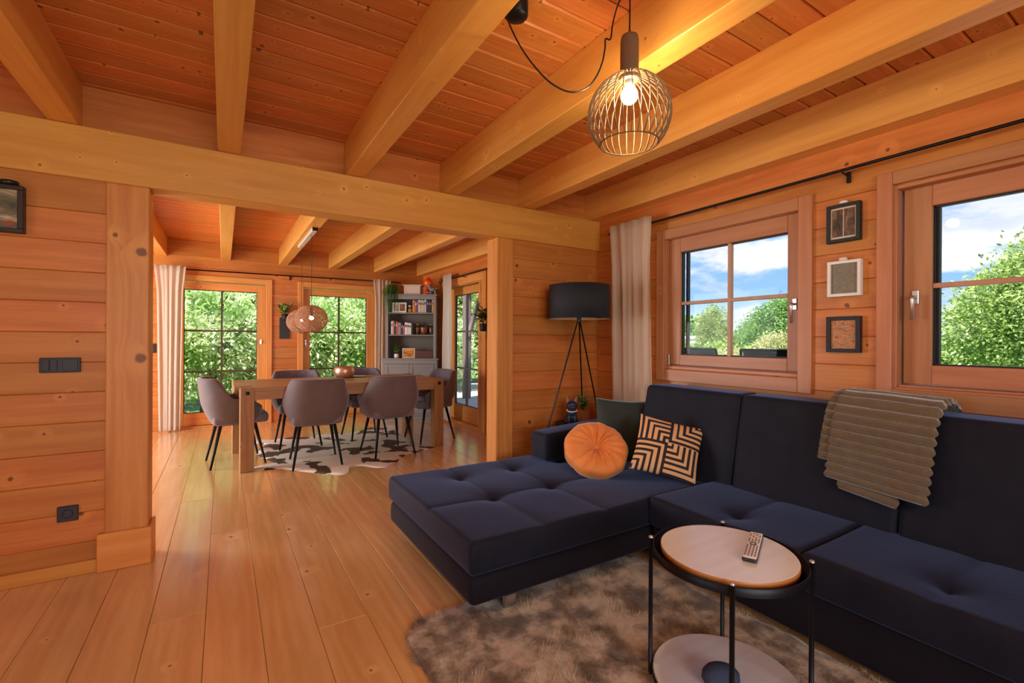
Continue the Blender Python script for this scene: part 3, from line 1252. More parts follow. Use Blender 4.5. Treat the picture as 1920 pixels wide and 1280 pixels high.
def drape(name, ya, yb, skew, s0, s1, off, nrib, seed):
    """path down the back, over the top, down the front; ya..yb extent in y at the top; skew moves y with s"""
    path = [(2.88 - .11, .70), (2.76, .80), (2.735, .88), (2.70, .915), (2.64, .935), (2.58, .932), (2.535, .905), (2.508, .86), (2.485, .76), (2.468, .66), (2.45, .56), (2.435, .48), (2.425, .43)]
    P = [Vector((x, 0, z)) for x, z in path]
    L = [0]
    for a, b in zip(P[:-1], P[1:]):
        L.append(L[-1] + (b - a).length)

    def at(s):
        s = max(0, min(s, L[-1] - 1e-6))
        for i in range(len(L) - 1):
            if s <= L[i + 1]:
                f = (s - L[i]) / (L[i + 1] - L[i])
                d = (P[i + 1] - P[i]).normalized()
                d2 = (P[min(i + 2, len(P) - 1)] - P[max(i - 1, 0)]).normalized()
                n_ = Vector((-d2.z, 0, d2.x)) * -1
                return P[i].lerp(P[i + 1], f), n_
    bm = BM()
    nper = 8
    NS, NYY = nrib * nper, 34
    grid = []
    for side_ in (1, 0):
        rows = []
        for i in range(NS + 1):
            s = s0 + (s1 - s0) * i / NS
            p, n_ = at(s)
            row = []
            ph = i / nper
            rib = abs(math.sin(PI * ph)) ** .6
            for j in range(NYY + 1):
                f = j / NYY
                e = min(f, 1 - f)
                edge_round = min(1, e / .022) ** .5
                rb = (.020 * rib + .006) * (1 if side_ else 0) * edge_round
                wv = .006 * mnoise.noise(Vector((f * 3, s * 5, seed)))
                y = ya + (yb - ya) * f
                wy = skew * (s / L[-1]) + (.003 * math.sin(PI * ph * 2 + seed) + .006 * rib) * (1 if f > .5 else -1) * (abs(f - .5) * 2) ** 6
                sag = .020 * math.sin(PI * f) * (s / L[-1])
                pp = p + n_ * (off + rb + wv)
                row.append(bm.verts.new((pp.x - 2.6, y + wy - .85, pp.z - .6 - sag * 0 - .035 * (1 - f) * (s / L[-1]) + .0)))
            rows.append(row)
        grid.append(rows)
    top, bot = grid
    for i in range(NS):
        for j in range(NYY):
            bm.faces.new((top[i][j], top[i][j + 1], top[i + 1][j + 1], top[i + 1][j]))
            bm.faces.new((bot[i][j], bot[i + 1][j], bot[i + 1][j + 1], bot[i][j + 1]))
    for i in range(NS):
        bm.faces.new((top[i][0], top[i + 1][0], bot[i + 1][0], bot[i][0]))
        bm.faces.new((top[i][NYY], bot[i][NYY], bot[i + 1][NYY], top[i + 1][NYY]))
    for j in range(NYY):
        bm.faces.new((top[0][j], bot[0][j], bot[0][j + 1], top[0][j + 1]))
        bm.faces.new((top[NS][j], top[NS][j + 1], bot[NS][j + 1], bot[NS][j]))
    bmesh.ops.recalc_face_normals(bm, faces=bm.faces[:])
    link(name, bm, m_blanket, th, smooth=True)


drape('folded_layer', .675, 1.05, .045, .0, .77, .016, 20, 4.0)
drape('folded_layer', .72, 1.085, .06, .1, .69, .004, 15, 8.0)
drape('folded_layer', .77, .99, .05, .60, .81, .001, 5, 12.0)

# floor lamp, low corner table and what stands on it ------------------------
ct = thing('corner_table', 'low round black table in the corner behind the sofa armrest', 'side table', (2.455, 2.985, 0))
bm = BM()
lathe(bm, [(.0, .505), (.145, .505), (.15, .508), (.15, .523), (.147, .525), (.0, .525)], 40, cap0=False, cap1=False)
link('table_top', bm, m_blackmatte, ct)
for k in range(3):
    a = k * 2 * PI / 3 + .5
    bm = BM()
    tube(bm, [(.10 * math.cos(a), .10 * math.sin(a), .506), (.115 * math.cos(a), .115 * math.sin(a), 0)], .009, 10)
    link('leg', bm, m_black, ct)

LP = Vector((2.425, 2.885, 0))
fl = thing('floor_lamp', 'tripod lamp with wide black drum shade in the corner behind the sofa', 'lamp', LP)
bm = BM()
lathe(bm, [(.243, 1.373), (.245, 1.373), (.240, 1.640), (.238, 1.640)], 56, cap0=False, cap1=False)
sh_ = link('lamp_shade', bm, m_shade, fl, smooth=True)
bm = BM()
lathe(bm, [(.2425, 1.3735), (.2375, 1.6395)], 56, cap0=False, cap1=False)
link('shade_lining', bm, m_shadein, sh_, smooth=True)
bm = BM()
for k in range(3):
    a = k * 2 * PI / 3
    tube(bm, [(.02 * math.cos(a), .02 * math.sin(a), 1.40), (.2415 * math.cos(a), .2415 * math.sin(a), 1.385)], .0025, 6)
link('shade_spider', bm, m_black, sh_)
bm = BM()
lathe(bm, [(.016, 1.34), (.018, 1.345), (.018, 1.43), (.010, 1.44), (.008, 1.47)], 20)
link('socket', bm, m_lampleg, fl, smooth=True)
bm = BM()
bmesh.ops.create_uvsphere(bm, u_segments=16, v_segments=10, radius=.028)
link('bulb', bm, m_white, fl, smooth=True, loc=(0, 0, 1.495))
for (fx, fy) in ((-.30, .008), (.185, .160), (.245, .012)):
    bm = BM()
    q_ = 1.36 / .86
    tube(bm, [(fx * .04, fy * .04, 1.36), (fx * q_, fy * q_, .004)], [.006, .0068], 10)
    link('leg', bm, m_lampleg, fl)

# dog figurine -------------------------------------------------------------
m_dog = plain('dark_blue_resin', srgb(40, 46, 66), .4, .1, .1, 30)
m_dogear = plain('silver_resin', srgb(170, 168, 170), .35, .6)
dg = thing('dog_figurine', 'small dark blue sitting bulldog figurine with pale ears and white collar on the corner table', 'figurine', (2.395, 2.935, .526), R(150))


def blob(bm, pts, mi=0):
    for (c, r, sx, sy, sz) in pts:
        res = bmesh.ops.create_uvsphere(bm, u_segments=16, v_segments=12, radius=r)
        for v in res['verts']:
            v.co = Vector((v.co.x * sx, v.co.y * sy, v.co.z * sz)) + Vector(c)


bm = BM()
blob(bm, [((0, -.012, .055), .045, 1, 1.05, 1.15), ((0, .008, .09), .038, 1, .9, 1.1), ((0, .020, .150), .043, 1.08, .95, .92), ((0, .052, .138), .026, 1.2, .8, .75),
          ((-.024, .035, .045), .015, 1, 1, 2.6), ((.024, .035, .045), .015, 1, 1, 2.6), ((-.025, .045, .010), .017, 1, 1.2, .55), ((.025, .045, .010), .017, 1, 1.2, .55),
          ((-.038, -.01, .022), .024, .8, 1.3, .9), ((.038, -.01, .022), .024, .8, 1.3, .9)])
link('body', bm, m_dog, dg, smooth=True)
for s_ in (-1, 1):
    bm = BM()
    vs = [bm.verts.new(p) for p in ((s_ * .018, .005, .182), (s_ * .044, .008, .172), (s_ * .040, .004, .226), (s_ * .034, -.006, .178), (s_ * .031, .016, .176))]
    for a, b in ((0, 3), (3, 1), (1, 4), (4, 0)):
        bm.faces.new((vs[a], vs[b], vs[2]))
    bm.faces.new((vs[0], vs[4], vs[1], vs[3]))
    bmesh.ops.recalc_face_normals(bm, faces=bm.faces[:])
    link('ear', bm, m_dogear, dg)
bm = BM()
tube(bm, [(.040 * math.cos(a), .018 + .034 * math.sin(a), .112 - .008 * math.sin(a)) for a in linsp(0, 2 * PI, 25)[:-1]], .005, 8, closed=True)
link('collar', bm, m_white, dg, label='white collar')

m_potwood = wood('ribbed_pot_wood', srgb(206, 140, 96), srgb(180, 112, 70), srgb(110, 60, 30), 'Z', .5, .1)


def sprig_plant(parent, c, h, nst, spread, leafL, leafW, mat, seed, per=14, droop=0.0, name='foliage'):
    r_ = random.Random(seed)
    bm = BM()
    cs, ds = [], []
    for k in range(nst):
        a = r_.uniform(0, 2 * PI)
        sp = spread * r_.uniform(.3, 1)
        hh = h * r_.uniform(.55, 1)
        P = []
        for i in range(6):
            f = i / 5
            P.append(Vector((c[0] + sp * f ** 1.4 * math.cos(a), c[1] + sp * f ** 1.4 * math.sin(a), c[2] + hh * (f - droop * f ** 3))))
        tube(bm, P, [.0022 * (1 - .6 * i / 5) for i in range(6)], 5)
        for q in range(per):
            f = r_.uniform(.25, 1)
            i = min(4, int(f * 5))
            p = P[i].lerp(P[i + 1], f * 5 - i)
            d = Vector((r_.uniform(-1, 1), r_.uniform(-1, 1), r_.uniform(-.2, .9))).normalized()
            cs.append(p)
            ds.append(d)
    link('stems', bm, m_plantdark, parent)
    v, f = leaf_arrays(np.array(cs), np.array(ds), leafL, leafW)
    o = from_arrays(name, v, f, mat, parent)
    o['kind'] = 'stuff'


pp = thing('potted_plant', 'small leafy plant in a square ribbed wooden pot beside the dog figurine', 'potted plant', (2.545, 2.965, .526))
bm = BM()
for i in range(-4, 5):
    box(bm, i * .0075 - .0032, i * .0075 + .0032, -.0345, -.0315, .002, .095)
    box(bm, -.0345, -.0315, i * .0075 - .0032, i * .0075 + .0032, .002, .095)
box(bm, -.032, .032, -.032, .032, 0, .096, bev=.002)
link('pot', bm, m_potwood, pp)
sprig_plant(pp, (0, 0, .095), .13, 9, .06, .030, .018, m_plant, 5, per=16)

# picture frames on the window wall ------------------------------------------
def photo_mat(name, stops, scale=(6, 6), seed=0., stretch=(1, 1, 1)):
    mt, t = newmat(name)
    tc = t.n('ShaderNodeTexCoord').outputs['Object']
    mp = t.n('ShaderNodeMapping')
    mp.inputs['Scale'].default_value = stretch
    mp.inputs['Location'].default_value = (seed, seed * 2, seed * .7)
    t.link(tc, mp.inputs[0])
    nz = t.noise(mp.outputs[0], scale[0], 6, .6, .6)
    cr = t.n('ShaderNodeValToRGB')
    t.link(nz, cr.inputs[0])
    el = cr.color_ramp.elements
    el[0].position, el[0].color = stops[0]
    el[1].position, el[1].color = stops[-1]
    for pos, c in stops[1:-1]:
        e = el.new(pos)
        e.color = c
    t.principled(Base_Color=cr.outputs[0], Roughness=.35)
    return mt


m_ph1 = photo_mat('photo_dark_interior', [(.3, srgb(26, 20, 20)), (.5, srgb(84, 62, 48)), (.7, srgb(150, 118, 92))], (30, 1), 2.0, (1, 1, .5))
m_ph2 = photo_mat('photo_grey_cloth', [(.3, srgb(108, 100, 84)), (.7, srgb(134, 124, 104))], (60, 1), 5.0)
m_ph3 = photo_mat('photo_autumn_forest', [(.30, srgb(60, 44, 40)), (.42, srgb(150, 90, 56)), (.52, srgb(206, 130, 50)), (.60, srgb(120, 104, 90)), (.72, srgb(200, 180, 160))], (38, 1), 1.0, (1, 1, 1.6))
m_ph4 = photo_mat('photo_still_life', [(.3, srgb(70, 70, 54)), (.5, srgb(120, 110, 84)), (.7, srgb(206, 180, 150))], (9, 1), 3.0, (1, 1, 2))


def wall_frame(y0, y1, z0, z1, label, mf, mp, bw, dual=False, puck=True):
    c = Vector((XW, (y0 + y1) / 2, (z0 + z1) / 2))
    w, h = (y1 - y0) / 2, (z1 - z0) / 2
    o = thing('picture_frame', label, 'picture frame', c, group='frames in a column between the windows')
    bm = BM()
    box(bm, -.034, -.001, -w, -w + bw, -h, h, bev=.0015)
    box(bm, -.034, -.001, w - bw, w, -h, h, bev=.0015)
    box(bm, -.0338, -.001, -w + bw, w - bw, h - bw, h, bev=.0015)
    box(bm, -.0338, -.001, -w + bw, w - bw, -h, -h + bw, bev=.0015)
    link('frame', bm, mf, o)
    if dual:
        bm = BM()
        box(bm, -.022, -.018, -w + bw, w - bw, -h + bw, h - bw)
        link('mount', bm, m_boxpaint, o)
        for a, b in ((-w + bw + .008, -.003), (.003, w - bw - .008)):
            bm = BM()
            box(bm, -.024, -.021, a, b, -h + bw + .012, h - bw - .010)
            link('photo', bm, mp, o)
    else:
        bm = BM()
        box(bm, -.022, -.018, -w + bw, w - bw, -h + bw, h - bw)
        link('photo', bm, mp, o)
    bm = BM()
    box(bm, -.016, -.002, -w + bw, w - bw, -h + bw, h - bw)
    link('backing', bm, m_dark, o)
    return o


wall_frame(1.114, 1.274, 1.744, 1.950, 'black framed pair of photos, top frame of the column between the windows', m_blackmatte, m_ph1, .018, True)
wall_frame(1.109, 1.268, 1.447, 1.641, 'white framed grey picture in the middle of the column between the windows', m_white, m_ph2, .016)
wall_frame(1.111, 1.272, 1.143, 1.338, 'black framed autumn forest photo, lowest of the column between the windows', m_blackmatte, m_ph3, .020)
for z, lb in ((1.952, 'small round white puck lamp on top of the black double photo frame'), (1.643, 'small round white puck lamp on top of the white frame')):
    bm = BM()
    lathe(bm, [(.018, 0), (.0195, .003), (.0195, .011), (.016, .014)], 24)
    o = link('puck_lamp', bm, m_white, loc=(XW - .020, 1.195, z), smooth=True)
    tag(o, lb, 'lamp', 'puck lamps on the frames')

# left wall: large frame, puck lamp, switch, socket ----------------------------
o = thing('picture_frame', 'dark framed picture at the left edge of the partition wall, partly cut off', 'picture frame', (-.985, YP, 1.81))
w, h = .17, .112
bm = BM()
box(bm, -w, w, -.040, -.001, -h, -h + .020, bev=.002)
box(bm, -w, w, -.040, -.001, h - .020, h, bev=.002)
box(bm, -w, -w + .022, -.0405, -.001, -h + .02, h - .02, bev=.002)
box(bm, w - .022, w, -.0405, -.001, -h + .02, h - .02, bev=.002)
link('frame', bm, plain('dark_frame_wood', srgb(44, 26, 12), .4), o)
bm = BM()
box(bm, -w + .02, w - .02, -.026, -.02, -h + .018, h - .018)
link('photo', bm, m_ph4, o)
bm = BM()
lathe(bm, [(.012, 0), (.012, .002), (.0115, .002), (0, .0021)], 20, cap1=False)
bmesh.ops.scale(bm, vec=(1.7, 1, 1), verts=bm.verts)
ph = link('painted_fruit', bm, plain('red_fruit_print', srgb(150, 70, 30), .4), o, loc=(.118, -.0265, -.070), rot=(R(90), R(-15), 0), label='red-brown fruit printed in the picture')
bm = BM()
lathe(bm, [(.030, 0), (.0325, .002), (.0325, .016), (.030, .018), (.0, .018)], 28, cap1=False)
o = link('puck_lamp', bm, m_darkin, loc=(-.865, YP - .034, 1.9225), smooth=True)
tag(o, 'flat round black puck lamp on top of the dark framed picture at the left', 'lamp')
bm = BM()

o = thing('light_switch', 'black double rocker light switch on the log wall left of the post', 'light switch', (-.690, YP, 1.063))
bm = BM()
box(bm, -.076, .076, -.012, 0, -.037, .037, bev=.003)
link('cover', bm, m_dark, o)
for s_ in (-1, 1):
    for q in (-1, 1):
        if s_ == 1 and q == 1:
            continue
        bm = BM()
        if s_ == -1:
            x = -.038 + q * .0145
            box(bm, x - .0138, x + .0138, -.016, -.0115, -.028, .028, bev=.0015)
        else:
            box(bm, .010, .066, -.016, -.0115, -.028, .028, bev=.0015)
        link('rocker', bm, m_dark, o)
o = thing('wall_socket', 'black single power socket low on the log wall left of the post', 'socket', (-.660, YP, .317))
bm = BM()
box(bm, -.040, .040, -.011, 0, -.039, .039, bev=.003)
link('cover', bm, m_dark, o)
bm = BM()
lathe(bm, [(.0215, .0), (.0215, .0135), (.0185, .0135), (.0180, .003), (.0, .003)], 28, cap1=False)
link('receptacle', bm, m_darkin, o, rot=(R(90), 0, 0), smooth=False)
bm = BM()
for s_ in (-1, 1):
    lathe(bm, [(.0028, .003), (.0028, .0045)], 10, (s_ * .0095, 0, 0))
link('contact_hole', bm, m_steel, o, rot=(R(90), 0, 0))

# curtains and rods -------------------------------------------------------------
def curtain(name, label, p0, p1, ztop, zbot, folds, amp, mat, bot_scale=.8, header=.09, mid=None, group=None, seed=0., lean_=(0, 0), flare=.12, bshift=0.0):
    """gathered curtain hanging along p0-p1 (plan points)"""
    o = thing(name, label, 'curtain', (p0[0], p0[1], 0), group=group)
    p0, p1 = Vector((*p0, 0)), Vector((*p1, 0))
    d = p1 - p0
    Lw = d.length
    d.normalize()
    nn = Vector((d.y, -d.x, 0))
    bm = BM()
    NU, NV = folds * 14, 26
    G = []
    for j in range(NV + 1):
        f = j / NV
        z = ztop + (zbot - ztop) * f
        wid = 1.0 if f < .02 else (1 - flare * min(1, f / .16)) * (1 + (bot_scale - 1) * max(0, f - .16))
        row = []
        for i in range(NU + 1):
            u = i / NU
            ph = u * folds * 2 * PI
            a_ = amp * (.55 + .45 * min(1, f * 3))
            dis = a_ * (math.sin(ph + .9 * math.sin(f * 2 + seed + u * 5)) * (.6 + .4 * math.sin(u * 7 + seed)) + .22 * math.sin(ph * 1.7 + 1 + seed))
            dis += amp * .5 * mnoise.noise(Vector((u * 4, f * 2.0, seed)))
            uu = (u - .5) * wid + .5 + .008 * math.sin(ph * 2) + bshift * f
            q = d * (uu * Lw) + nn * dis
            row.append(bm.verts.new((q.x + lean_[0] * f, q.y + lean_[1] * f, z + .004 * math.sin(ph))))
        G.append(row)
    for j in range(NV):
        for i in range(NU):
            bm.faces.new((G[j][i], G[j][i + 1], G[j + 1][i + 1], G[j + 1][i]))
    geom = bmesh.ops.solidify(bm, geom=bm.faces[:], thickness=.003)
    link('drape', bm, mat, o, smooth=True)
    return o


def rod(name, label, a, b, r, brackets, wall_dir, group=None):
    o = thing(name, label, 'curtain rod', a, group=group)
    A_, B_ = Vector(a), Vector(b)
    bm = BM()
    tube(bm, [Vector((0, 0, 0)), B_ - A_], r, 12)
    link('pole', bm, m_black, o)
    for f in brackets:
        c = (B_ - A_) * f
        wd = Vector(wall_dir)
        bm = BM()
        tube(bm, [c + Vector((0, 0, -.014)), c + Vector((0, 0, -.018)) + wd * .9, c + wd * .97 + Vector((0, 0, -.018))], .005, 8)
        e = c + wd * .97
        box(bm, e.x - .009, e.x + .009, e.y - .009, e.y + .009, e.z - .055, e.z + .004, bev=.002)
        link('bracket', bm, m_black, o)
    for e in (Vector((0, 0, 0)), B_ - A_):
        bm = BM()
        bmesh.ops.create_uvsphere(bm, u_segments=12, v_segments=8, radius=r * 1.5)
        link('finial', bm, m_black, o, smooth=True, loc=e)
    return o


rod('curtain_rod', 'long black curtain rod above the two windows over the sofa', (2.80, 2.93, 2.108), (2.80, -1.2, 2.125), .0085, (.425, .85), (.072, 0, 0))
rod('curtain_rod', 'black curtain rod above the two glazed doors in the far wall', (-.80, 7.42, 2.100), (2.45, 7.42, 2.128), .009, (.50,), (0, .075, 0))
rod('curtain_rod', 'short black curtain rod above the side door in the dining area', (2.80, 6.62, 2.080), (2.80, 5.00, 2.095), .009, (.5,), (.072, 0, 0))
curtain('curtain', 'beige linen curtain beside the left window behind the sofa corner', (2.775, 2.90), (2.765, 2.445), 2.160, .04, 4, .018, m_curtain, bot_scale=1.1, flare=.10, seed=1.0, lean_=(-.0, -.06))
curtain('curtain', 'white curtain at the left of the far glazed doors, touching the floor', (-.755, 7.365), (-.415, 7.36), 2.135, .015, 4, .020, m_curtain_far, bot_scale=.78, flare=.20, seed=2.4)
curtain('curtain', 'beige curtain between the right glazed door and the grey cabinet', (2.00, 7.365), (2.28, 7.355), 2.150, .03, 4, .022, m_curtain, bot_scale=.95, flare=.20, seed=4.1, bshift=0)
curtain('curtain', 'narrow pale curtain beside the side door, right of the grey cabinet', (2.765, 6.40), (2.755, 6.08), 2.150, .03, 3, .024, m_curtain_far, bot_scale=.9, flare=.05, seed=5.5)

# cage pendant over the sofa ------------------------------------------------------
PC = Vector((1.262, 1.224, 2.028))
pd = thing('cage_pendant_lamp', 'dark pendant lamp with round wire cage and lit bulb hanging above the sofa', 'pendant lamp', PC)
m_cage = plain('cage_wire', srgb(104, 82, 62), .5, .2)
bm = BM()
lathe(bm, [(.0335, .128), (.0335, .160), (.0335, .270), (.030, .288), (.016, .297), (.006, .300), (.004, .318)], 28)
link('neck', bm, m_cage, pd, smooth=True)
Rg = .148
first = None
NRIB = 30
for k in range(NRIB):
    if first is None:
        bm = BM()
        P = []
        for i in range(19):
            th0 = math.acos(.135 / Rg * .995) + .0
            th_ = .235 + (2.36 - .235) * i / 18
            P.append(Vector((Rg * math.sin(th_), 0, Rg * math.cos(th_))))
        # flat strip: wide radially, thin sideways
        rings = []
        for i, p in enumerate(P):
            rad = Vector((p.x, 0, p.z)).normalized()
            s_ = Vector((0, 1, 0))
            rings.append([bm.verts.new(p + rad * a * .0028 + s_ * b * .0012) for a, b in ((1, 1), (1, -1), (-1, -1), (-1, 1))])
        for a, b in zip(rings[:-1], rings[1:]):
            for q in range(4):
                bm.faces.new((a[q], a[(q + 1) % 4], b[(q + 1) % 4], b[q]))
        bmesh.ops.recalc_face_normals(bm, faces=bm.faces[:])
        first = link('cage_rib', bm, m_cage, pd)
    else:
        c = first.copy()
        COL.objects.link(c)
        c.parent = pd
        c.rotation_euler = (0, 0, 2 * PI * k / NRIB)
bm = BM()
tr_ = Rg * math.sin(2.36)
tube(bm, [(tr_ * math.cos(a), tr_ * math.sin(a), Rg * math.cos(2.36)) for a in linsp(0, 2 * PI, 49)[:-1]], .0025, 8, closed=True)
link('bottom_ring', bm, m_cage, pd)
bm = BM()
bmesh.ops.create_uvsphere(bm, u_segments=24, v_segments=14, radius=.031)
link('bulb', bm, m_bulb, pd, smooth=True, loc=(0, 0, .072))
bm = BM()
lathe(bm, [(.013, .095), (.016, .10), (.016, .13)], 16)
link('bulb_socket', bm, m_white, pd)
bm = BM()
tube(bm, [(0, 0, .31), (.002, .001, .40), (0, 0, .474)], .0028, 8)
swag = [Vector((1.262, 1.224, 2.497)), Vector((1.254, 1.27, 2.470)), Vector((1.247, 1.296, 2.40)), Vector((1.238, 1.298, 2.340)), Vector((1.214, 1.300, 2.333)), Vector((1.212, 1.30, 2.300)), Vector((1.200, 1.301, 2.242)), Vector((1.172, 1.303, 2.180)),
        Vector((1.13, 1.305, 2.128)), Vector((1.075, 1.31, 2.098)), Vector((1.02, 1.32, 2.098)), Vector((.965, 1.345, 2.135)), Vector((.915, 1.40, 2.235)), Vector((.895, 1.465, 2.36)), Vector((.905, 1.505, 2.44)), Vector((.945, 1.515, 2.470))]


def smooth_pts(P, m=5):
    out = []
    for i in range(len(P) - 1):
        p0, p1, p2, p3 = P[max(i - 1, 0)], P[i], P[i + 1], P[min(i + 2, len(P) - 1)]
        for k in range(m):
            t = k / m
            out.append(.5 * ((2 * p1) + (p2 - p0) * t + (2 * p0 - 5 * p1 + 4 * p2 - p3) * t * t + (3 * p1 - p0 - 3 * p2 + p3) * t ** 3))
    out.append(P[-1])
    return out


tube(bm, [p - PC for p in smooth_pts(swag)], .003, 8)
link('cord', bm, m_black, pd)
bm = BM()
lathe(bm, [(.010, 2.440), (.040, 2.448), (.046, 2.455), (.047, 2.500), (.047, 2.505)], 32)
bmesh.ops.translate(bm, vec=Vector((.957, 1.523, 0)) - PC, verts=bm.verts)
link('ceiling_canopy', bm, m_black, pd, smooth=True)
bm = BM()
tube(bm, [(0, 0, .477), (0, 0, .470), (.008, 0, .462), (0, 0, .455)], .0025, 6)
link('ceiling_hook', bm, m_black, pd)

# woven pendants over the dining table ------------------------------------------------
m_wicker = plain('brown_woven_wire', srgb(196, 150, 118), .5, .1)


def woven(z, y, label, rr, seed):
    r_ = random.Random(seed)
    o = thing('woven_pendant_lamp', label, 'pendant lamp', (.745, y, z), group='woven pendant lamps over the dining table')
    bm = BM()
    for k in range(120):
        ax = Vector((r_.gauss(0, 1), r_.gauss(0, 1), r_.gauss(0, 1))).normalized()
        s, t_ = frame_of(ax)
        off = r_.uniform(-.75, .75)
        q = math.sqrt(1 - off * off)
        ph = r_.uniform(0, 6)
        pts = []
        for i in range(26):
            a = 2 * PI * i / 26
            v = (ax * off + (s * math.cos(a) + t_ * math.sin(a)) * q)
            v = v * rr * (1 + .03 * math.sin(3 * a + ph))
            pts.append(Vector((v.x, v.y, v.z * .88)))
        tube(bm, pts, .0016, 4, closed=True)
    link('woven_shade', bm, m_wicker, o)
    bm = BM()
    bmesh.ops.create_uvsphere(bm, u_segments=16, v_segments=10, radius=.022)
    link('bulb', bm, m_bulb2, o, smooth=True, loc=(0, 0, .01))
    bm = BM()
    lathe(bm, [(.012, .028), (.014, .032), (.014, .10), (.004, .11)], 12)
    link('bulb_socket', bm, m_blackmatte, o)
    bm = BM()
    tube(bm, [(0, 0, .10), (0, 0, 2.243 - z)], .0022, 6)
    link('cord', bm, m_black, o)


woven(1.402, 5.0, 'nearer round woven wire pendant lamp, lit, over the dining table', .150, 3)
woven(1.395, 5.69, 'further round woven wire pendant lamp, lit, half behind the nearer one', .152, 8)
bm = BM()
box(bm, .722, .768, 4.80, 5.84, 2.243, 2.2725, bev=.003)
o = link('lamp_ceiling_bar', bm, plain('satin_metal_bar', srgb(224, 220, 210), .4, .35))
tag(o, 'long brushed metal ceiling bar from which the two woven lamps hang', 'ceiling bar')
bm = BM()
box(bm, .7205, .7695, 4.792, 4.80, 2.241, 2.2727, bev=.001)
link('end_cap', bm, m_blackmatte, o)

# ================================================================== DINING AREA
TABR = math.atan2(.11, 2.0)
dt = thing('dining_table', 'solid oak dining table with thick legs and black bolt heads, standing partly on the cowhide', 'dining table', (.13, 4.775, 0), TABR)
for i in range(5):
    bm = BM()
    a, b = .97 / 5 * i, .97 / 5 * (i + 1)
    box(bm, .1105 if i in (0, 4) else .0, 1.8895 if i in (0, 4) else 2.0, (.0 if i else .0) + a + .0003, b - .0003, .722, .757, bev=.0015)
    link('top_board', bm, m_table, dt)
for (x0, y0) in ((0, 0), (1.89, 0), (0, .86), (1.89, .86)):
    bm = BM()
    z1 = .7575
    box(bm, x0, x0 + .11, y0, y0 + .11, 0, z1 if y0 == 0 else z1, bev=.003)
    link('leg', bm, m_table_leg, dt)
for (a, b, c, d) in ((.111, 1.889, .006, .04), (.111, 1.889, .93, .964)):
    bm = BM()
    box(bm, a, b, c, d, .645, .7215, bev=.002)
    link('apron', bm, m_table, dt)
for x0 in (.006, 1.96):
    bm = BM()
    box(bm, x0, x0 + .034, .111, .859, .645, .7215, bev=.002)
    link('apron', bm, m_table, dt)
for x0 in (.055, 1.945):
    bm = BM()
    box(bm, x0 - .016, x0 + .016, -.004, .0005, .694, .726, bev=.001)
    bl = link('bolt_plate', bm, m_black, dt)
    bm = BM()
    lathe(bm, [(.013, .0), (.013, .008), (.006, .012)], 16)
    link('bolt_head', bm, m_black, bl, loc=(x0, -.004, .710), rot=(R(90), 0, 0), smooth=True)

# cowhide ------------------------------------------------------------------
mt, t = newmat('cowhide')
tc_ = t.n('ShaderNodeTexCoord').outputs['Object']
n1 = t.noise(tc_, 3.1, 3, .5, .3)
n2 = t.noise(tc_, 6.5, 2, .5)
sp_ = t.math('MULTIPLY_ADD', n2, .35, n1)
msk = t.maprange(sp_, .705, .725)
c_ = t.mix(msk, srgb(232, 224, 208), t.mix(t.noise(tc_, 9, 2), srgb(48, 34, 30), srgb(92, 62, 42)))
p_ = t.principled(Base_Color=c_, Roughness=.6)
t.link(t.bump(t.noise(tc_, 120, 3), .3, .003), p_.inputs['Normal'])
m_hide = mt
hide_pts = [(.20, 4.86), (.32, 4.78), (.45, 4.76), (.58, 4.60), (.70, 4.46), (.82, 4.33), (.90, 4.27), (.965, 4.30), (.985, 4.42), (1.05, 4.49), (1.13, 4.47), (1.22, 4.34), (1.31, 4.31), (1.40, 4.37), (1.46, 4.47), (1.55, 4.60), (1.66, 4.70), (1.80, 4.74),
            (2.00, 4.85), (1.98, 4.89), (1.84, 4.98), (1.82, 5.15), (1.90, 5.35), (1.92, 5.55), (1.88, 5.75), (1.90, 5.95), (2.02, 6.15), (2.06, 6.38), (1.97, 6.42), (1.85, 6.28), (1.70, 6.38), (1.50, 6.20), (1.30, 6.12), (1.10, 6.22), (.88, 6.14), (.70, 6.25), (.50, 6.18),
            (.34, 6.30), (.22, 6.28), (.28, 6.12), (.40, 5.95), (.36, 5.75), (.30, 5.5), (.36, 5.2), (.42, 5.02), (.36, 4.95), (.24, 4.93)]
hp = [Vector((x, y, 0)) for x, y in hide_pts]
hp = smooth_pts(hp + [hp[0]], 3)[:-1]
bm = BM()
cx_ = Vector((1.15, 5.30, 0))
rings = []
K = 14
for k in range(K + 1):
    f = 1 - k / K
    ring = []
    for p in hp:
        q = cx_ + (p - cx_) * max(f, .02)
        edge = 1 if k == 0 else 0
        z = .0015 if edge else .0075 + .004 * mnoise.noise(Vector((q.x * 4, q.y * 4, 0)))
        ring.append(bm.verts.new((q.x - cx_.x, q.y - cx_.y, z)))
    rings.append(ring)
n = len(hp)
for a, b in zip(rings[:-1], rings[1:]):
    for k in range(n):
        bm.faces.new((a[k], a[(k + 1) % n], b[(k + 1) % n], b[k]))
bm.faces.new(rings[-1])
bmesh.ops.recalc_face_normals(bm, faces=bm.faces[:])
ed = bmesh.ops.extrude_face_region(bm, geom=bm.faces[:])
for v in [g for g in ed['geom'] if isinstance(g, bmesh.types.BMVert)]:
    v.co.z = .0004
bmesh.ops.recalc_face_normals(bm, faces=bm.faces[:])
o = link('cowhide_rug', bm, m_hide, loc=(cx_.x, cx_.y, 0), smooth=True)
tag(o, 'white cowhide rug with dark brown patches under the dining table', 'rug')


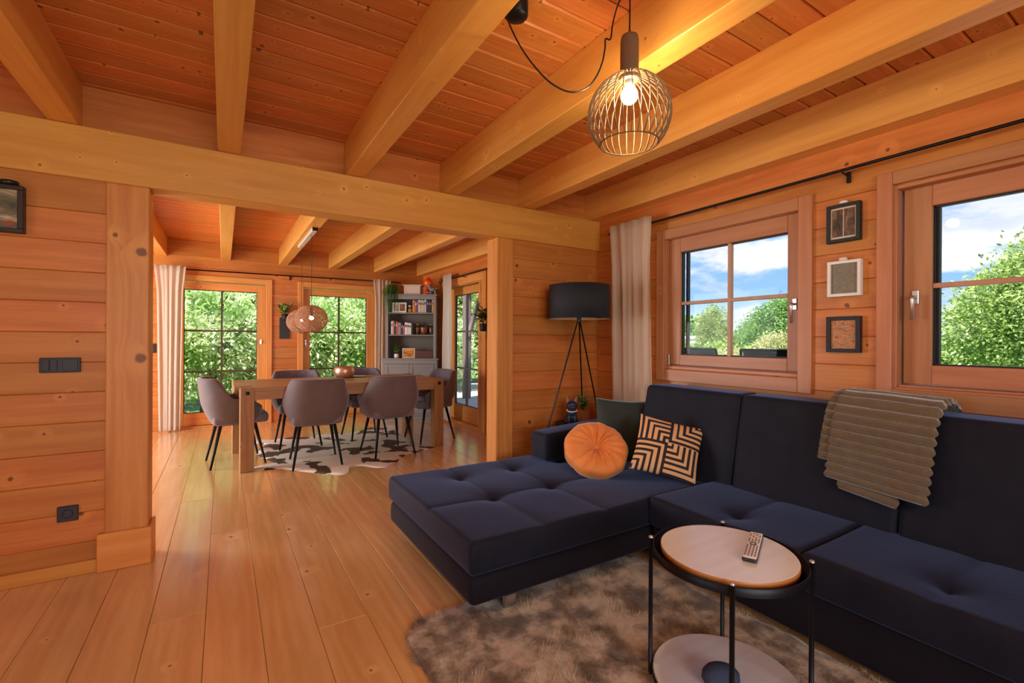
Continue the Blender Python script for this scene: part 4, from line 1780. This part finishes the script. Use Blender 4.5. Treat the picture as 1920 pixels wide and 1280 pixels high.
# dining chairs ----------------------------------------------------------------
def rim_h(a):
    """height of the rim at angle a from the middle of the back"""
    a = abs(a)
    t_ = min(max((a - .92) / .50, 0), 1)
    t_ = t_ * t_ * (3 - 2 * t_)
    h = .815 - .192 * t_
    if a > 1.75:
        h -= .085 * ((a - 1.75) / .6) ** 1.5
    return h


def make_chair():
    o = thing('dining_chair', '', 'dining chair', (0, 0, 0))
    AM = 2.30
    NU, NV = 72, 16

    def pt(a, f, inner):
        zb, zt = .415, rim_h(a)
        z = zb + (zt - zb) * f
        # plan: rounded square, opening towards +y
        hf = (z - .415) / .40
        flare = .80 + .20 * math.sin(min(1, hf / .5) * PI / 2)
        side = abs(math.sin(a)) ** 1
        w = (.292 if not inner else .255) * flare
        d = (.262 if not inner else .225) * (flare * .9 + .1)
        top_in = 1 - .11 * max(0, (z - .64) / .17)      # the back narrows above the arms
        e = 3.1
        c, s = math.cos(a), math.sin(a)
        k = (abs(c) ** e + abs(s) ** e) ** (-1 / e)
        x = w * s * k * top_in
        y = -d * c * k
        y -= .055 * max(0, hf) * max(0, c)                 # back leans backwards
        if inner:
            y += 0
        return Vector((x, y, z))
    bm = BM()
    G = {}
    for inner in (0, 1):
        for i in range(NU + 1):
            a = -AM + 2 * AM * i / NU
            for j in range(NV + 1):
                f = j / NV
                p = pt(a, f, inner)
                if inner:
                    q = (math.sin((a * .26 + (p.z)) * PI / .085) * math.sin((a * .26 - p.z) * PI / .085))
                    if abs(a) < 1.15 and p.z > .5:
                        k = abs(math.sin((a * .26 + p.z) * PI / .105)) ** .5 * abs(math.sin((a * .26 - p.z) * PI / .105)) ** .5
                        p += Vector((math.sin(a), -math.cos(a), 0)) * (-.012 * k)
                G[inner, i, j] = p
    V = {}
    for key, p in G.items():
        V[key] = bm.verts.new(p)
    # rounded rim
    for i in range(NU):
        for j in range(NV):
            bm.faces.new((V[0, i, j], V[0, i + 1, j], V[0, i + 1, j + 1], V[0, i, j + 1]))
            f = bm.faces.new((V[1, i, j], V[1, i, j + 1], V[1, i + 1, j + 1], V[1, i + 1, j]))
            f.material_index = 1
    rim = []
    for i in range(NU + 1):
        a_, b_ = G[0, i, NV], G[1, i, NV]
        mid = (a_ + b_) / 2 + Vector((0, 0, .016))
        q1, q2 = a_.lerp(b_, .15) + Vector((0, 0, .012)), a_.lerp(b_, .85) + Vector((0, 0, .012))
        rim.append([V[0, i, NV], bm.verts.new(q1), bm.verts.new(mid), bm.verts.new(q2), V[1, i, NV]])
    for i in range(NU):
        for k in range(4):
            bm.faces.new((rim[i][k], rim[i + 1][k], rim[i + 1][k + 1], rim[i][k + 1]))
    for i in (0, NU):
        col_o = [V[0, i, j] for j in range(NV + 1)]
        col_i = [V[1, i, j] for j in range(NV + 1)]
        for j in range(NV):
            q = (col_o[j], col_o[j + 1], col_i[j + 1], col_i[j])
            bm.faces.new(q if i else q[::-1])
        bm.faces.new(rim[i])
    # belly under the seat
    bc = [V[0, i, 0] for i in range(NU + 1)]
    lo = [bm.verts.new((v.co.x * .90, v.co.y * .90, .392)) for v in bc]
    for i in range(NU):
        bm.faces.new((bc[i], lo[i], lo[i + 1], bc[i + 1]))
    bm.faces.new(lo)
    bmesh.ops.recalc_face_normals(bm, faces=bm.faces[:])
    link('tub_back', bm, [m_chair, m_chairin], o, smooth=True)
    bm = BM()
    rbox(bm, -.222, .222, -.205, .255, .394, .488, r=.035, n=(8, 8, 1), k=3, fn=lambda p: (p.x, p.y, p.z + (.010 * (1 - (p.x / .23) ** 2) if p.z > .45 else 0)))
    link('seat', bm, m_chairin, o, smooth=True)
    for sx in (-1, 1):
        for sy in (-1, 1):
            bm = BM()
            tube(bm, [(sx * .150, sy * .140, .395), (sx * .213, sy * .225, 0)], [.0165, .0095], 12)
            link('leg', bm, m_black, o)
    bm = BM()
    box(bm, -.16, .16, -.15, .15, .382, .394, bev=.002)
    link('under_frame', bm, m_blackmatte, o)
    return o


ch0 = make_chair()
chairs = [
    ((.765, 4.835), -3, 'grey velvet tub chair seen from behind, left of two at the near table side'),
    ((1.485, 4.885), 5, 'grey velvet tub chair seen from behind, right of two at the near table side'),
    ((.725, 5.755), 181, 'grey velvet tub chair behind the table in front of the gap between the glazed doors'),
    ((1.480, 5.825), 183, 'grey velvet tub chair behind the table, in front of the right glazed door'),
    ((.105, 5.265), -84, 'grey velvet tub chair at the left end of the table, seen from the side'),
    ((2.135, 5.33), 96, 'grey velvet tub chair at the right end of the table, near the side door'),
]
for i, (p, a, lb) in enumerate(chairs):
    c = ch0 if i == 0 else dup(ch0)
    c.location = (p[0], p[1], 0)
    c.rotation_euler = (0, 0, R(a))
    c['label'] = lb
    c['group'] = 'dining chairs round the table'

# bowl and plate -------------------------------------------------------------------
m_copper = plain('brushed_copper', srgb(216, 178, 150), .38, .85, var=.06, nscale=30)
bm = BM()
lathe(bm, [(.060, 0), (.088, .006), (.108, .034), (.115, .070), (.110, .108), (.096, .130), (.088, .132), (.100, .106), (.105, .070), (.098, .038), (.078, .014), (.0, .010)], 40, cap1=False)
o = link('bowl', bm, m_copper, loc=(1.185, 5.56, .7573), smooth=True)
tag(o, 'round brushed copper bowl on the oak dining table', 'bowl')
bm = BM()
lathe(bm, [(.040, 0), (.070, .004), (.090, .010), (.089, .012), (.066, .007), (.0, .005)], 32, cap1=False)
o = link('plate', bm, plain('pale_green_glaze', srgb(176, 190, 140), .3), loc=(1.36, 5.60, .7573), smooth=True)
tag(o, 'flat pale green plate beside the copper bowl on the table', 'plate')

# grey corner cabinet -----------------------------------------------------------------
CR = -R(31.86)
cab = thing('cabinet', 'tall grey painted cabinet with open bookshelves and doors below, set across the far corner', 'cabinet', (2.38, 6.71, 0), CR)
CM = Matrix.Translation((2.38, 6.71, 0)) @ Matrix.Rotation(CR, 4, 'Z')


def cpart(name, *b, mat=None, parent=None, bev=.002):
    bm = BM()
    box(bm, *b, bev=bev)
    return link(name, bm, mat or m_cab, parent or cab)


cpart('side_panel', -.425, -.405, .002, .29, .06, .895)
cpart('side_panel', .375, .395, .002, .29, .06, .895)
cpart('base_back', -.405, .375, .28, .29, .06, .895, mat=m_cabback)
cpart('bottom_panel', -.405, .375, .0, .28, .06, .09)
cpart('plinth', -.40, .37, .03, .05, 0, .06)
cpart('counter', -.445, .41, -.012, .30, .895, .918)
cpart('face_frame', -.425, .395, -.004, .002, .835, .893)
cpart('stile', -.425, -.385, -.004, .002, .09, .834)
cpart('stile', .355, .395, -.004, .002, .09, .834)
for a, b in ((-.383, -.017), (-.013, .353)):
    d = cpart('door', a, b, -.002, .014, .095, .832)
    for q in ((a, a + .05, .095, .832), (b - .05, b, .095, .832), (a + .05, b - .05, .095, .145), (a + .05, b - .05, .782, .832)):
        cpart('door_rail', q[0], q[1], -.010, -.0022, q[2], q[3], parent=d)
    bm = BM()
    x = b - .025 if a < -.2 else a + .025
    lathe(bm, [(.006, 0), (.006, .010), (.012, .014), (.012, .022), (.007, .026)], 16)
    link('knob', bm, m_steel, d, loc=(x, -.010, .52), rot=(R(90), 0, 0), smooth=True)
cpart('upper_side', -.385, -.345, .03, .27, .9185, 1.805)
cpart('upper_side', .335, .375, .03, .27, .9185, 1.805)
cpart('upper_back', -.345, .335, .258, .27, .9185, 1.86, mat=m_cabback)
cpart('shelf', -.345, .335, .04, .258, 1.257, 1.275)
cpart('shelf', -.345, .335, .04, .258, 1.590, 1.608)
cpart('top_rail', -.385, .375, .028, .048, 1.806, 1.860)
cpart('top_side', -.385, -.345, .0485, .27, 1.806, 1.86)
cpart('top_side', .335, .375, .0485, .27, 1.806, 1.86)
cpart('cornice', -.40, .39, .015, .275, 1.8605, 1.882)


def cput(o, x, y, z, rz=0):
    o.matrix_world = CM @ Matrix.Translation((x, y, z)) @ Matrix.Rotation(rz, 4, 'Z')
    return o


# books
m_page = plain('paper_pages', srgb(226, 216, 196), .8)
bk_mats = {}


def book(x, w, h, dpt, z, c, label, group, y=.06, tilt=0):
    key = tuple(c)
    if key not in bk_mats:
        bk_mats[key] = plain('book_cover', srgb(*c), .55, var=.06, nscale=60)
    o = thing('book', label, 'book', group=group)
    bm = BM()
    box(bm, -w / 2, -w / 2 + .0025, .0, dpt, 0, h)
    box(bm, w / 2 - .0025, w / 2, .0, dpt, 0, h)
    box(bm, -w / 2 + .0025, w / 2 - .0025, 0, .003, 0, h)
    link('cover', bm, bk_mats[key], o)
    bm = BM()
    box(bm, -w / 2 + .0026, w / 2 - .0026, .0032, dpt - .004, .003, h - .003)
    link('pages', bm, m_page, o)
    bm = BM()
    box(bm, -w / 2 + .004, w / 2 - .004, -.0006, .0, h * .62, h * .80)
    link('spine_print', bm, bk_mats.setdefault('p' + str(key), plain('spine_print', srgb(*[min(255, 255 - q) if sum(c) > 380 else min(255, q + 110) for q in c]), .6)), o)
    cput(o, x, y, z)
    o.matrix_world = o.matrix_world @ Matrix.Rotation(tilt, 4, 'Y')
    return o


G1 = 'books on the top shelf of the grey cabinet'
row1 = [(.030, .030, .185, (206, 150, 40), 'yellow and brown book standing first from the left on the top shelf'),
        (.062, .022, .175, (196, 84, 52), 'narrow orange-red book beside the yellow one on the top shelf'),
        (.087, .018, .185, (96, 66, 120), 'thin purple book on the top shelf'),
        (.114, .028, .190, (214, 196, 166), 'cream book in the middle of the top shelf'),
        (.145, .026, .188, (196, 170, 140), 'beige book in the middle of the top shelf'),
        (.172, .020, .184, (222, 206, 180), 'pale thin book right of the beige one on the top shelf'),
        (.206, .026, .195, (206, 202, 206), 'light grey book on the top shelf, right part'),
        (.240, .024, .190, (50, 46, 66), 'dark blue book on the top shelf, right part'),
        (.268, .022, .188, (60, 44, 40), 'dark brown book on the top shelf, right part'),
        (.293, .018, .182, (46, 40, 44), 'black thin book next to the last one on the top shelf'),
        (.318, .020, .196, (236, 150, 40), 'bright orange book at the right end of the top shelf')]
for x, w, h, c, lb in row1:
    book(x, w, h, .14, 1.6085, c, lb, G1)
G2 = 'books on the middle shelf of the grey cabinet'
row2 = [(-.300, .020, .20, (214, 206, 200), 'white book at the left end of the middle shelf'),
        (-.277, .018, .205, (222, 160, 150), 'pink book second on the middle shelf'),
        (-.252, .024, .20, (44, 34, 44), 'black book on the middle shelf'),
        (-.224, .024, .198, (170, 70, 52), 'red-brown book on the middle shelf'),
        (-.200, .016, .18, (206, 120, 90), 'thin salmon book on the middle shelf'),
        (-.176, .026, .178, (110, 156, 176), 'light blue book on the middle shelf'),
        (-.146, .024, .165, (60, 50, 54), 'low dark book on the middle shelf'),
        (-.120, .020, .14, (190, 60, 46), 'small red book on the middle shelf'),
        (-.085, .034, .182, (226, 214, 206), 'wide cream book on the middle shelf'),
        (-.050, .030, .178, (212, 204, 196), 'pale grey book on the middle shelf'),
        (-.020, .024, .172, (232, 226, 220), 'white book right of the pale grey one on the middle shelf')]
for x, w, h, c, lb in row2:
    book(x, w, h, .14, 1.2755, c, lb, G2)

# jars
m_cork = plain('cork', srgb(170, 120, 76), .8)
m_fill1 = plain('orange_sweets', srgb(206, 120, 84), .6, c2=srgb(150, 50, 34), nscale=60)
m_fill2 = plain('brown_nuts', srgb(150, 100, 60), .7, c2=srgb(90, 50, 30), nscale=60)


def jar(x, r, h, z, lb, fill, lid='cork', fillh=.6):
    o = thing('glass_jar', lb, 'jar', group='jars on the middle shelf')
    bm = BM()
    lathe(bm, [(r * .92, 0), (r, .006), (r, h * .72), (r * .8, h * .84), (r * .8, h * .92), (r * .76, h * .92), (r * .76, h * .84), (r * .95, h * .70), (r * .95, .008), (0, .007)], 28, cap1=False)
    link('glass', bm, m_jar, o, smooth=True)
    bm = BM()
    lathe(bm, [(r * .9, .010), (r * .92, h * fillh), (r * .5, h * fillh + .006)], 24)
    link('filling', bm, fill, o, smooth=True)
    bm = BM()
    if lid == 'glass':
        lathe(bm, [(r * .82, h * .92), (r * .84, h * .95), (r * .4, h * .99), (r * .2, h * 1.02), (r * .28, h * 1.08), (r * .1, h * 1.12)], 24)
        link('lid', bm, m_jar, o, smooth=True)
    else:
        lathe(bm, [(r * .84, h * .92), (r * .86, h * .95), (r * .84, h)], 24)
        link('lid', bm, m_cork, o, smooth=True)
    cput(o, x, .13, z)


jar(.082, .032, .160, 1.2755, 'small jar of brown nuts, left of three jars on the middle shelf', m_fill2)
jar(.178, .060, .180, 1.2755, 'large round jar of orange sweets, middle of three jars', m_fill1, 'glass')
jar(.292, .040, .160, 1.2755, 'jar with pale lid at the right end of the middle shelf', m_fill2)

# double white photo frame, ornament, framed picture, box, plant
o = thing('photo_frame', 'white double photo frame on the top shelf of the cabinet', 'photo frame')
bm = BM()
for (a, b) in ((-.105, -.088), (-.008, .008), (.088, .105)):
    box(bm, a, b, 0, .018, 0, .150, bev=.001)
for a, b in ((-.088, -.008), (.008, .088)):
    box(bm, a, b, .0005, .018, 0, .022)
    box(bm, a, b, .0005, .018, .130, .150)
link('frame', bm, m_white, o)
for a, b, mm in ((-.088, -.008, photo_mat('photo_beige', [(.3, srgb(150, 110, 80)), (.7, srgb(216, 200, 180))], (18, 1), 7)), (.008, .088, photo_mat('photo_brown', [(.3, srgb(70, 40, 24)), (.7, srgb(170, 130, 96))], (20, 1), 8))):
    bm = BM()
    box(bm, a, b, .008, .012, .022, .130)
    link('photo', bm, mm, o)
cput(o, -.185, .065, 1.6085)
o = thing('ornament', 'small brass ornament with round pale head, between the photo frame and the books', 'ornament')
bm = BM()
box(bm, -.028, .028, 0, .045, 0, .060, bev=.004)
link('base', bm, plain('brass', srgb(176, 122, 50), .35, .7), o)
bm = BM()
lathe(bm, [(.010, .06), (.010, .075), (.026, .085), (.030, .100), (.022, .116), (.008, .120)], 20, (0, .022, 0))
link('head', bm, m_dogear, o, smooth=True)
cput(o, -.030, .07, 1.6085)
o = thing('photo_frame', 'beige framed orange photo on the bottom shelf of the cabinet', 'photo frame')
bm = BM()
for b_ in ((-.095, -.078, 0, .150), (.078, .095, 0, .150), (-.078, .078, 0, .018), (-.078, .078, .132, .150)):
    box(bm, b_[0], b_[1], 0, .015, b_[2], b_[3], bev=.001)
link('frame', bm, m_boxpaint, o)
bm = BM()
box(bm, -.078, .078, .006, .010, .018, .132)
link('photo', bm, photo_mat('photo_sunset', [(.3, srgb(60, 34, 20)), (.5, srgb(214, 130, 40)), (.7, srgb(240, 206, 150))], (16, 1), 4), o)
cput(o, -.045, .08, .9185, .08)
o = link('wooden_box', xbox(-.135, .135, 0, .13, 0, .115, bev=.004), m_cork)
o.data.materials[0] = plain('dark_brown_box', srgb(86, 44, 32), .5)
cput(o, .185, .09, .9185)
tag(o, 'dark brown wooden box on the bottom shelf of the cabinet', 'box')
o = thing('potted_plant', 'spiky green plant in a small white pot on the bottom shelf of the cabinet', 'potted plant')
bm = BM()
lathe(bm, [(.026, 0), (.034, .008), (.038, .035), (.033, .062), (.028, .066), (.026, .060), (.0, .056)], 20, cap1=False)
link('pot', bm, m_white, o, smooth=True)
sprig_plant(o, (0, 0, .055), .15, 16, .055, .060, .010, m_plant, 12, per=6)
cput(o, -.235, .11, .9185)

# things on top of the cabinet
o = thing('storage_box', 'cream storage box with overhanging lid on top of the grey cabinet', 'box')
bm = BM()
box(bm, -.125, .125, 0, .17, 0, .135, bev=.004)
link('body', bm, m_boxpaint, o)
bm = BM()
box(bm, -.150, .150, -.012, .182, .1355, .148, bev=.003)
link('lid', bm, m_boxpaint, o)
cput(o, .005, .07, 1.8825)
o = thing('oil_lamp', 'orange globe lamp on a shiny red base on top of the cabinet', 'lamp')
bm = BM()
lathe(bm, [(.030, 0), (.038, .01), (.040, .05), (.030, .085), (.018, .105), (.022, .115)], 28)
link('base', bm, plain('red_glaze', srgb(190, 20, 40), .15, coat=.5), o, smooth=True)
bm = BM()
lathe(bm, [(.022, .115), (.050, .130), (.070, .160), (.072, .195), (.058, .225), (.032, .240), (.030, .262), (.026, .262)], 32)
link('globe', bm, plain('orange_glass', srgb(235, 84, 16), .25, coat=.4), o, smooth=True)
cput(o, .240, .12, 1.8825)
o = thing('dinosaur_figurine', 'pale teal dog-shaped figurine beside the orange lamp on the cabinet', 'figurine')
o['label'] = 'small pale teal four-legged animal figurine beside the orange lamp on the cabinet'
o.name = 'animal_figurine'
bm = BM()
blob(bm, [((0, 0, .075), .030, 1.5, .8, .8), ((-.045, 0, .10), .022, .9, .8, 1.5), ((-.060, 0, .135), .022, 1.3, .85, .9), ((-.035, .012, .03), .011, 1, 1, 3), ((-.035, -.012, .03), .011, 1, 1, 3), ((.035, .012, .03), .012, 1, 1, 3), ((.035, -.012, .03), .012, 1, 1, 3), ((.060, 0, .095), .010, 2.4, .8, 1.2)])
link('body', bm, plain('teal_glaze', srgb(116, 150, 136), .3), o, smooth=True)
bm = BM()
blob(bm, [((-.052, .010, .158), .007, 1, .7, 2), ((-.052, -.010, .158), .007, 1, .7, 2)])
link('ears', bm, MATS['teal_glaze'], o, smooth=True)
cput(o, .315, .08, 1.8825, .2)


def hang_plant():
    o = thing('hanging_plant', 'trailing green grass plant spilling over the top left corner of the cabinet', 'potted plant')
    bm = BM()
    lathe(bm, [(.040, 0), (.055, .006), (.062, .07), (.058, .072), (.05, .06), (0, .058)], 20, cap1=False)
    link('pot', bm, m_blackmatte, o, smooth=True)
    r_ = random.Random(4)
    bm = BM()
    for k in range(170):
        a = r_.uniform(0, 2 * PI)
        L = r_.uniform(.14, .38) * (1.2 if math.sin(a) < .2 else .6)
        h = r_.uniform(.04, .12)
        out = r_.uniform(.07, .17)
        P = []
        for i in range(8):
            f = i / 7
            rr = out * (1 - (1 - f) ** 2)
            z = .065 + h * 4 * f * (1 - f) - L * f ** 2.2
            if math.sin(a) > .0 or math.hypot(rr, 0) < .06:
                z = max(z, .01)
            P.append((rr * math.cos(a), rr * math.sin(a) - .03 * f, z))
        w_ = .0035
        s = Vector((-math.sin(a), math.cos(a), 0))
        prev = None
        for i, p in enumerate(P):
            p = Vector(p)
            ww = w_ * (1 - (i / 7) ** 2 * .8)
            cur = (bm.verts.new(p + s * ww), bm.verts.new(p - s * ww))
            if prev:
                bm.faces.new((prev[0], prev[1], cur[1], cur[0]))
            prev = cur
    f_ = link('blades', bm, m_plant, o)
    f_['kind'] = 'stuff'
    cput(o, -.300, .075, 1.8825)


hang_plant()

# wall planters and small fittings of the dining area ----------------------------------
o = thing('wall_planter', 'dark slate wall planter with green leaves between the two glazed doors', 'planter', (.754, YF, 1.2))
bm = BM()
box(bm, -.067, .067, -.014, -.001, 0, .31, bev=.002)
link('back_plate', bm, m_dark, o)
bm = BM()
lathe(bm, [(.030, .27), (.038, .275), (.044, .36), (.040, .362), (.034, .35), (0, .345)], 18, (0, -.06, 0), cap1=False)
link('pot', bm, m_blackmatte, o, smooth=True)
sprig_plant(o, (0, -.06, .345), .17, 10, .10, .085, .030, m_plant, 21, per=5)
o = thing('wall_planter', 'small black pot with strappy green plant on a bracket beside the side door', 'planter', (XW, 5.215, 1.22))
bm = BM()
box(bm, -.016, -.001, -.02, .022, 0, .30, bev=.002)
link('back_plate', bm, m_dark, o)
bm = BM()
lathe(bm, [(.030, .09), (.040, .10), (.048, .185), (.045, .187), (.038, .17), (0, .165)], 20, (-.075, 0, 0), cap1=False)
tube(bm, [(-.016, 0, .12), (-.04, 0, .12)], .004, 6)
link('pot', bm, m_blackmatte, o, smooth=True)
sprig_plant(o, (-.075, 0, .165), .30, 14, .15, .13, .026, m_plantdark, 33, per=5, droop=.35)
o = thing('light_switch', 'dark wall switch beside the white curtain in the dining area', 'light switch', (-.775, YF, 1.07))
bm = BM()
box(bm, -.037, .037, -.012, -.001, -.06, .06, bev=.002)
link('cover', bm, m_dark, o)
bm = BM()
box(bm, -.027, .027, -.015, -.0115, -.05, -.003, bev=.001)
box(bm, -.027, .027, -.015, -.0115, .003, .05, bev=.001)
link('rocker', bm, m_dark, o)

# ================================================================== OUTSIDE
m_lawn = plain('lawn', srgb(96, 128, 62), .9, 0, .15, 3, c2=srgb(70, 98, 44))
ground = struct('lawn', xbox(-60, 90, -60, 90, -.55, -.35), m_lawn)
m_deck = plain('deck_wood', srgb(176, 170, 164), .7, 0, .08, 6)
dk = struct('deck', xbox(3.10, 8.2, -2.0, 12.0, -.34, -.085), plain('deck_frame', srgb(80, 72, 64), .8))
x = 3.10
while x < 8.1:
    bm = BM()
    box(bm, x, x + .136, -2.0, 12.0, -.08, -.055, bev=.003)
    link('deck_board', bm, m_deck, dk)
    x += .142
m_grey_timber = plain('grey_timber', srgb(112, 100, 96), .7)
o = thing('veranda_post', 'grey timber veranda post with diagonal brace outside the side door', 'post', (4.45, 9.0, -.055))
bm = BM()
box(bm, -.07, .07, -.07, .07, 0, 2.30, bev=.004)
link('post', bm, m_grey_timber, o)
bm = BM()
tube(bm, [(0, -.07, 1.35), (0, -.72, 2.26)], .06, 4)
link('brace', bm, m_grey_timber, o)
tube_b = BM()
box(tube_b, -.08, .08, -5.5, .6, 2.30, 2.48, bev=.004)
link('veranda_beam', tube_b, m_grey_timber, o)


def deck_chair(x, y, rz, lb):
    o = thing('deck_chair', lb, 'chair', (x, y, -.055), rz, group='black deck chairs outside the left window')
    bm = BM()
    w = .27
    for s in (-1, 1):
        tube(bm, [(s * w, .30, 0), (s * w, .02, .42), (s * w, -.20, 1.17)], .014, 8)
        tube(bm, [(s * w, -.28, 0), (s * w, .22, .62), (s * w, -.14, .66)], .014, 8)
    tube(bm, [(-w, -.20, 1.17), (w, -.20, 1.17)], .016, 8)
    tube(bm, [(-w, .02, .42), (w, .02, .42)], .012, 8)
    tube(bm, [(-w, .25, .40), (w, .25, .40)], .012, 8)
    link('frame', bm, m_black, o)
    bm = BM()
    M_ = []
    for p0, p1 in (((.03, .43), (-.200, 1.168)),):
        vs = [bm.verts.new(q) for q in ((-w + .02, p0[0], p0[1]), (w - .02, p0[0], p0[1]), (w - .02, p1[0], p1[1]), (-w + .02, p1[0], p1[1]))]
        bm.faces.new(vs)
    bmesh.ops.solidify(bm, geom=bm.faces[:], thickness=.008)
    link('back_sling', bm, m_blackmatte, o)
    bm = BM()
    box(bm, -w + .02, w - .02, .03, .26, .405, .413)
    link('seat_sling', bm, m_blackmatte, o)


deck_chair(4.55, 3.22, R(-95), 'black sling deck chair outside, left of two seen through the left window')
deck_chair(4.50, 2.42, R(-80), 'black sling deck chair outside, right of two seen through the left window')


def crown_points(n, r, lumps, seed, shell=.55):
    g = np.random.default_rng(seed)
    L = g.normal(size=(lumps, 3))
    L /= np.linalg.norm(L, axis=1, keepdims=True)
    L[:, 2] = np.abs(L[:, 2]) * .9 - .25
    Lc = L * g.uniform(.45, .78, (lumps, 1))
    Lr = g.uniform(.28, .48, lumps)
    idx = g.integers(0, lumps, n)
    d = g.normal(size=(n, 3))
    d /= np.linalg.norm(d, axis=1, keepdims=True)
    rad = Lr[idx][:, None] * (shell + (1 - shell) * g.uniform(0, 1, (n, 1))) * (1 + .16 * np.sin(d[:, :1] * 7 + d[:, 1:2] * 9 + idx[:, None]))
    P = Lc[idx] + d * rad
    dirs = d + g.normal(scale=.7, size=(n, 3)) + np.array([0, 0, -.25])
    return P * np.array(r), dirs


def tree(name, label, cat, loc, r, zc, n, leaf, mat, seed, lumps=40, trunk=True, group=None, wid=.5):
    o = thing(name, label, cat, loc, group=group)
    P, D = crown_points(n, r, lumps, seed)
    P[:, 2] += zc
    P[:, 2] = np.maximum(P[:, 2], .02)
    v, f = leaf_arrays(P, D, leaf, leaf * wid)
    c = from_arrays('crown', v, f, mat, o)
    c['kind'] = 'stuff'
    if trunk:
        rr = random.Random(seed)
        bm = BM()
        tr = .05 * r[0] + .03
        tube(bm, [(0, 0, -.02), (.05 * r[0], 0, zc * .5), (0, 0, zc + .3 * r[2])], [tr, tr * .8, tr * .4], 10)
        for k in range(6):
            a = rr.uniform(0, 2 * PI)
            z0 = zc * rr.uniform(.35, 1.0)
            tube(bm, [(0, 0, z0), (.3 * r[0] * math.cos(a), .3 * r[1] * math.sin(a), z0 + .25 * r[2]), (.65 * r[0] * math.cos(a), .65 * r[1] * math.sin(a), z0 + .5 * r[2])], [tr * .45, tr * .3, tr * .12], 6)
        link('trunk', bm, m_bark, o)
    return o


GZ = -.36
gt = 'trees seen through the windows'
tree('oak_tree', 'large bright green oak filling the right window', 'tree', (14.9, 1.57, GZ), (2.5, 2.5, 2.75), 1.9, 120000, .095, m_tree, 1, 70, group=gt)
tree('oak_tree', 'second green oak beyond the right edge of the right window', 'tree', (16.5, -5.6, GZ), (2.6, 2.6, 3.2), 2.4, 16000, .22, m_tree, 2, 40, group=gt)
tree('birch_tree', 'slender pale green birch in the left panes of the left window', 'tree', (24.6, 17.1, GZ), (.95, .95, 2.25), 2.0, 22000, .12, m_tree2, 3, 30, group=gt)
tree('broadleaf_tree', 'dark green spreading tree in the right panes of the left window', 'tree', (24.9, 12.6, GZ), (2.7, 2.7, 2.45), 1.9, 50000, .14, m_tree3, 4, 50, group=gt)
tree('broadleaf_tree', 'green tree behind the birch, lower crown', 'tree', (31.0, 18.9, GZ), (2.0, 2.0, 1.5), 1.1, 16000, .16, m_tree, 5, 40, group=gt)
tree('shrub', 'pale yellowish green shrub low in the right panes of the left window', 'shrub', (17.2, 9.3, GZ), (.95, .95, 1.15), 1.05, 14000, .09, m_pale, 6, 30, trunk=False)
tree('shrub', 'pale shrub behind the gap between the two deck chairs', 'shrub', (17.6, 11.3, GZ), (.9, .9, .85), .6, 9000, .09, m_pale, 16, 26, trunk=False)
for k, (x, y) in enumerate(((46, 35), (57.5, 31), (67, 25))):
    tree('tree', 'far green tree at the horizon, left edge of the left window' if k == 0 else ('far tree at the horizon partly behind the birch' if k == 1 else 'far tree at the horizon behind the dark spreading tree'),
         'tree', (x, y, GZ), (4.2, 4.2, 3.0), 2.0, 5000, .5, m_tree3, 30 + k, 24, group='distant trees')
hd = thing('hedge', 'long dense green hedge at the far side of the garden', 'hedge', (20, 10, GZ))
hp_ = []
hdr = []
for k in range(14):
    P, D = crown_points(3000, (1.6, 1.6, 1.1), 16, 50 + k)
    P += np.array([2.5 + .25 * (k % 3), -14 + 2.4 * k, .75])
    hp_.append(P)
    hdr.append(D)
v, f = leaf_arrays(np.concatenate(hp_), np.concatenate(hdr), .22, .11)
o = from_arrays('hedge_leaves', v, f, m_tree, hd)
o['kind'] = 'stuff'
bd = thing('white_building', 'small white flat-roofed building far off in the lower left of the left window', 'building', (34.0, 26.6, GZ), R(-30))
link('wall', xbox(-2.2, 2.2, -1.5, 1.5, 0, 1.75), m_white, bd)
link('roof', xbox(-2.3, 2.3, -1.6, 1.6, 1.75, 1.98), plain('pale_roof', srgb(206, 204, 200), .7), bd)
for k in range(3):
    link('window', xbox(-1.7 + 1.25 * k, -.8 + 1.25 * k, -1.53, -1.49, .7, 1.4), m_dark, bd)

gb = 'garden shrubs behind the glazed doors'
bl = [(-1.9, 10.2, 'left of the left glazed door'), (-.3, 10.0, 'filling the left glazed door'), (1.1, 10.3, 'between the two glazed doors'), (2.6, 10.0, 'filling the right glazed door'), (4.2, 10.9, 'right of the right glazed door')]
for k, (x, y, w_) in enumerate(bl):
    tree('garden_shrub', 'tall sunlit leafy shrub ' + w_, 'shrub', (x, y, GZ), (1.25, 1.0, 1.9), 1.35, 13000, .12, m_bush, 70 + k, 34, trunk=True, group=gb, wid=.42)
bl2 = [(-2.4, 12.6, 'far left'), (.35, 12.8, 'behind the left glazed door'), (2.6, 12.9, 'behind the right glazed door'), (5.0, 13.4, 'far right'), (7.2, 12.8, 'seen through the side door'), (6.1, 15.0, 'deep behind the side door'), (9.2, 15.5, 'right of the side door view')]
for k, (x, y, w_) in enumerate(bl2):
    tree('garden_tree', 'tall green garden tree ' + w_, 'tree', (x, y, GZ), (1.7, 1.3, 2.9), 2.0, 12000, .16, m_bush if k in (1, 2) else m_tree2, 90 + k, 34, group='garden trees behind the glazed doors', wid=.42)
for o in bpy.data.objects:
    if o.name.startswith('door_') and o.get('kind') != 'structure':
        o.name = 'door'
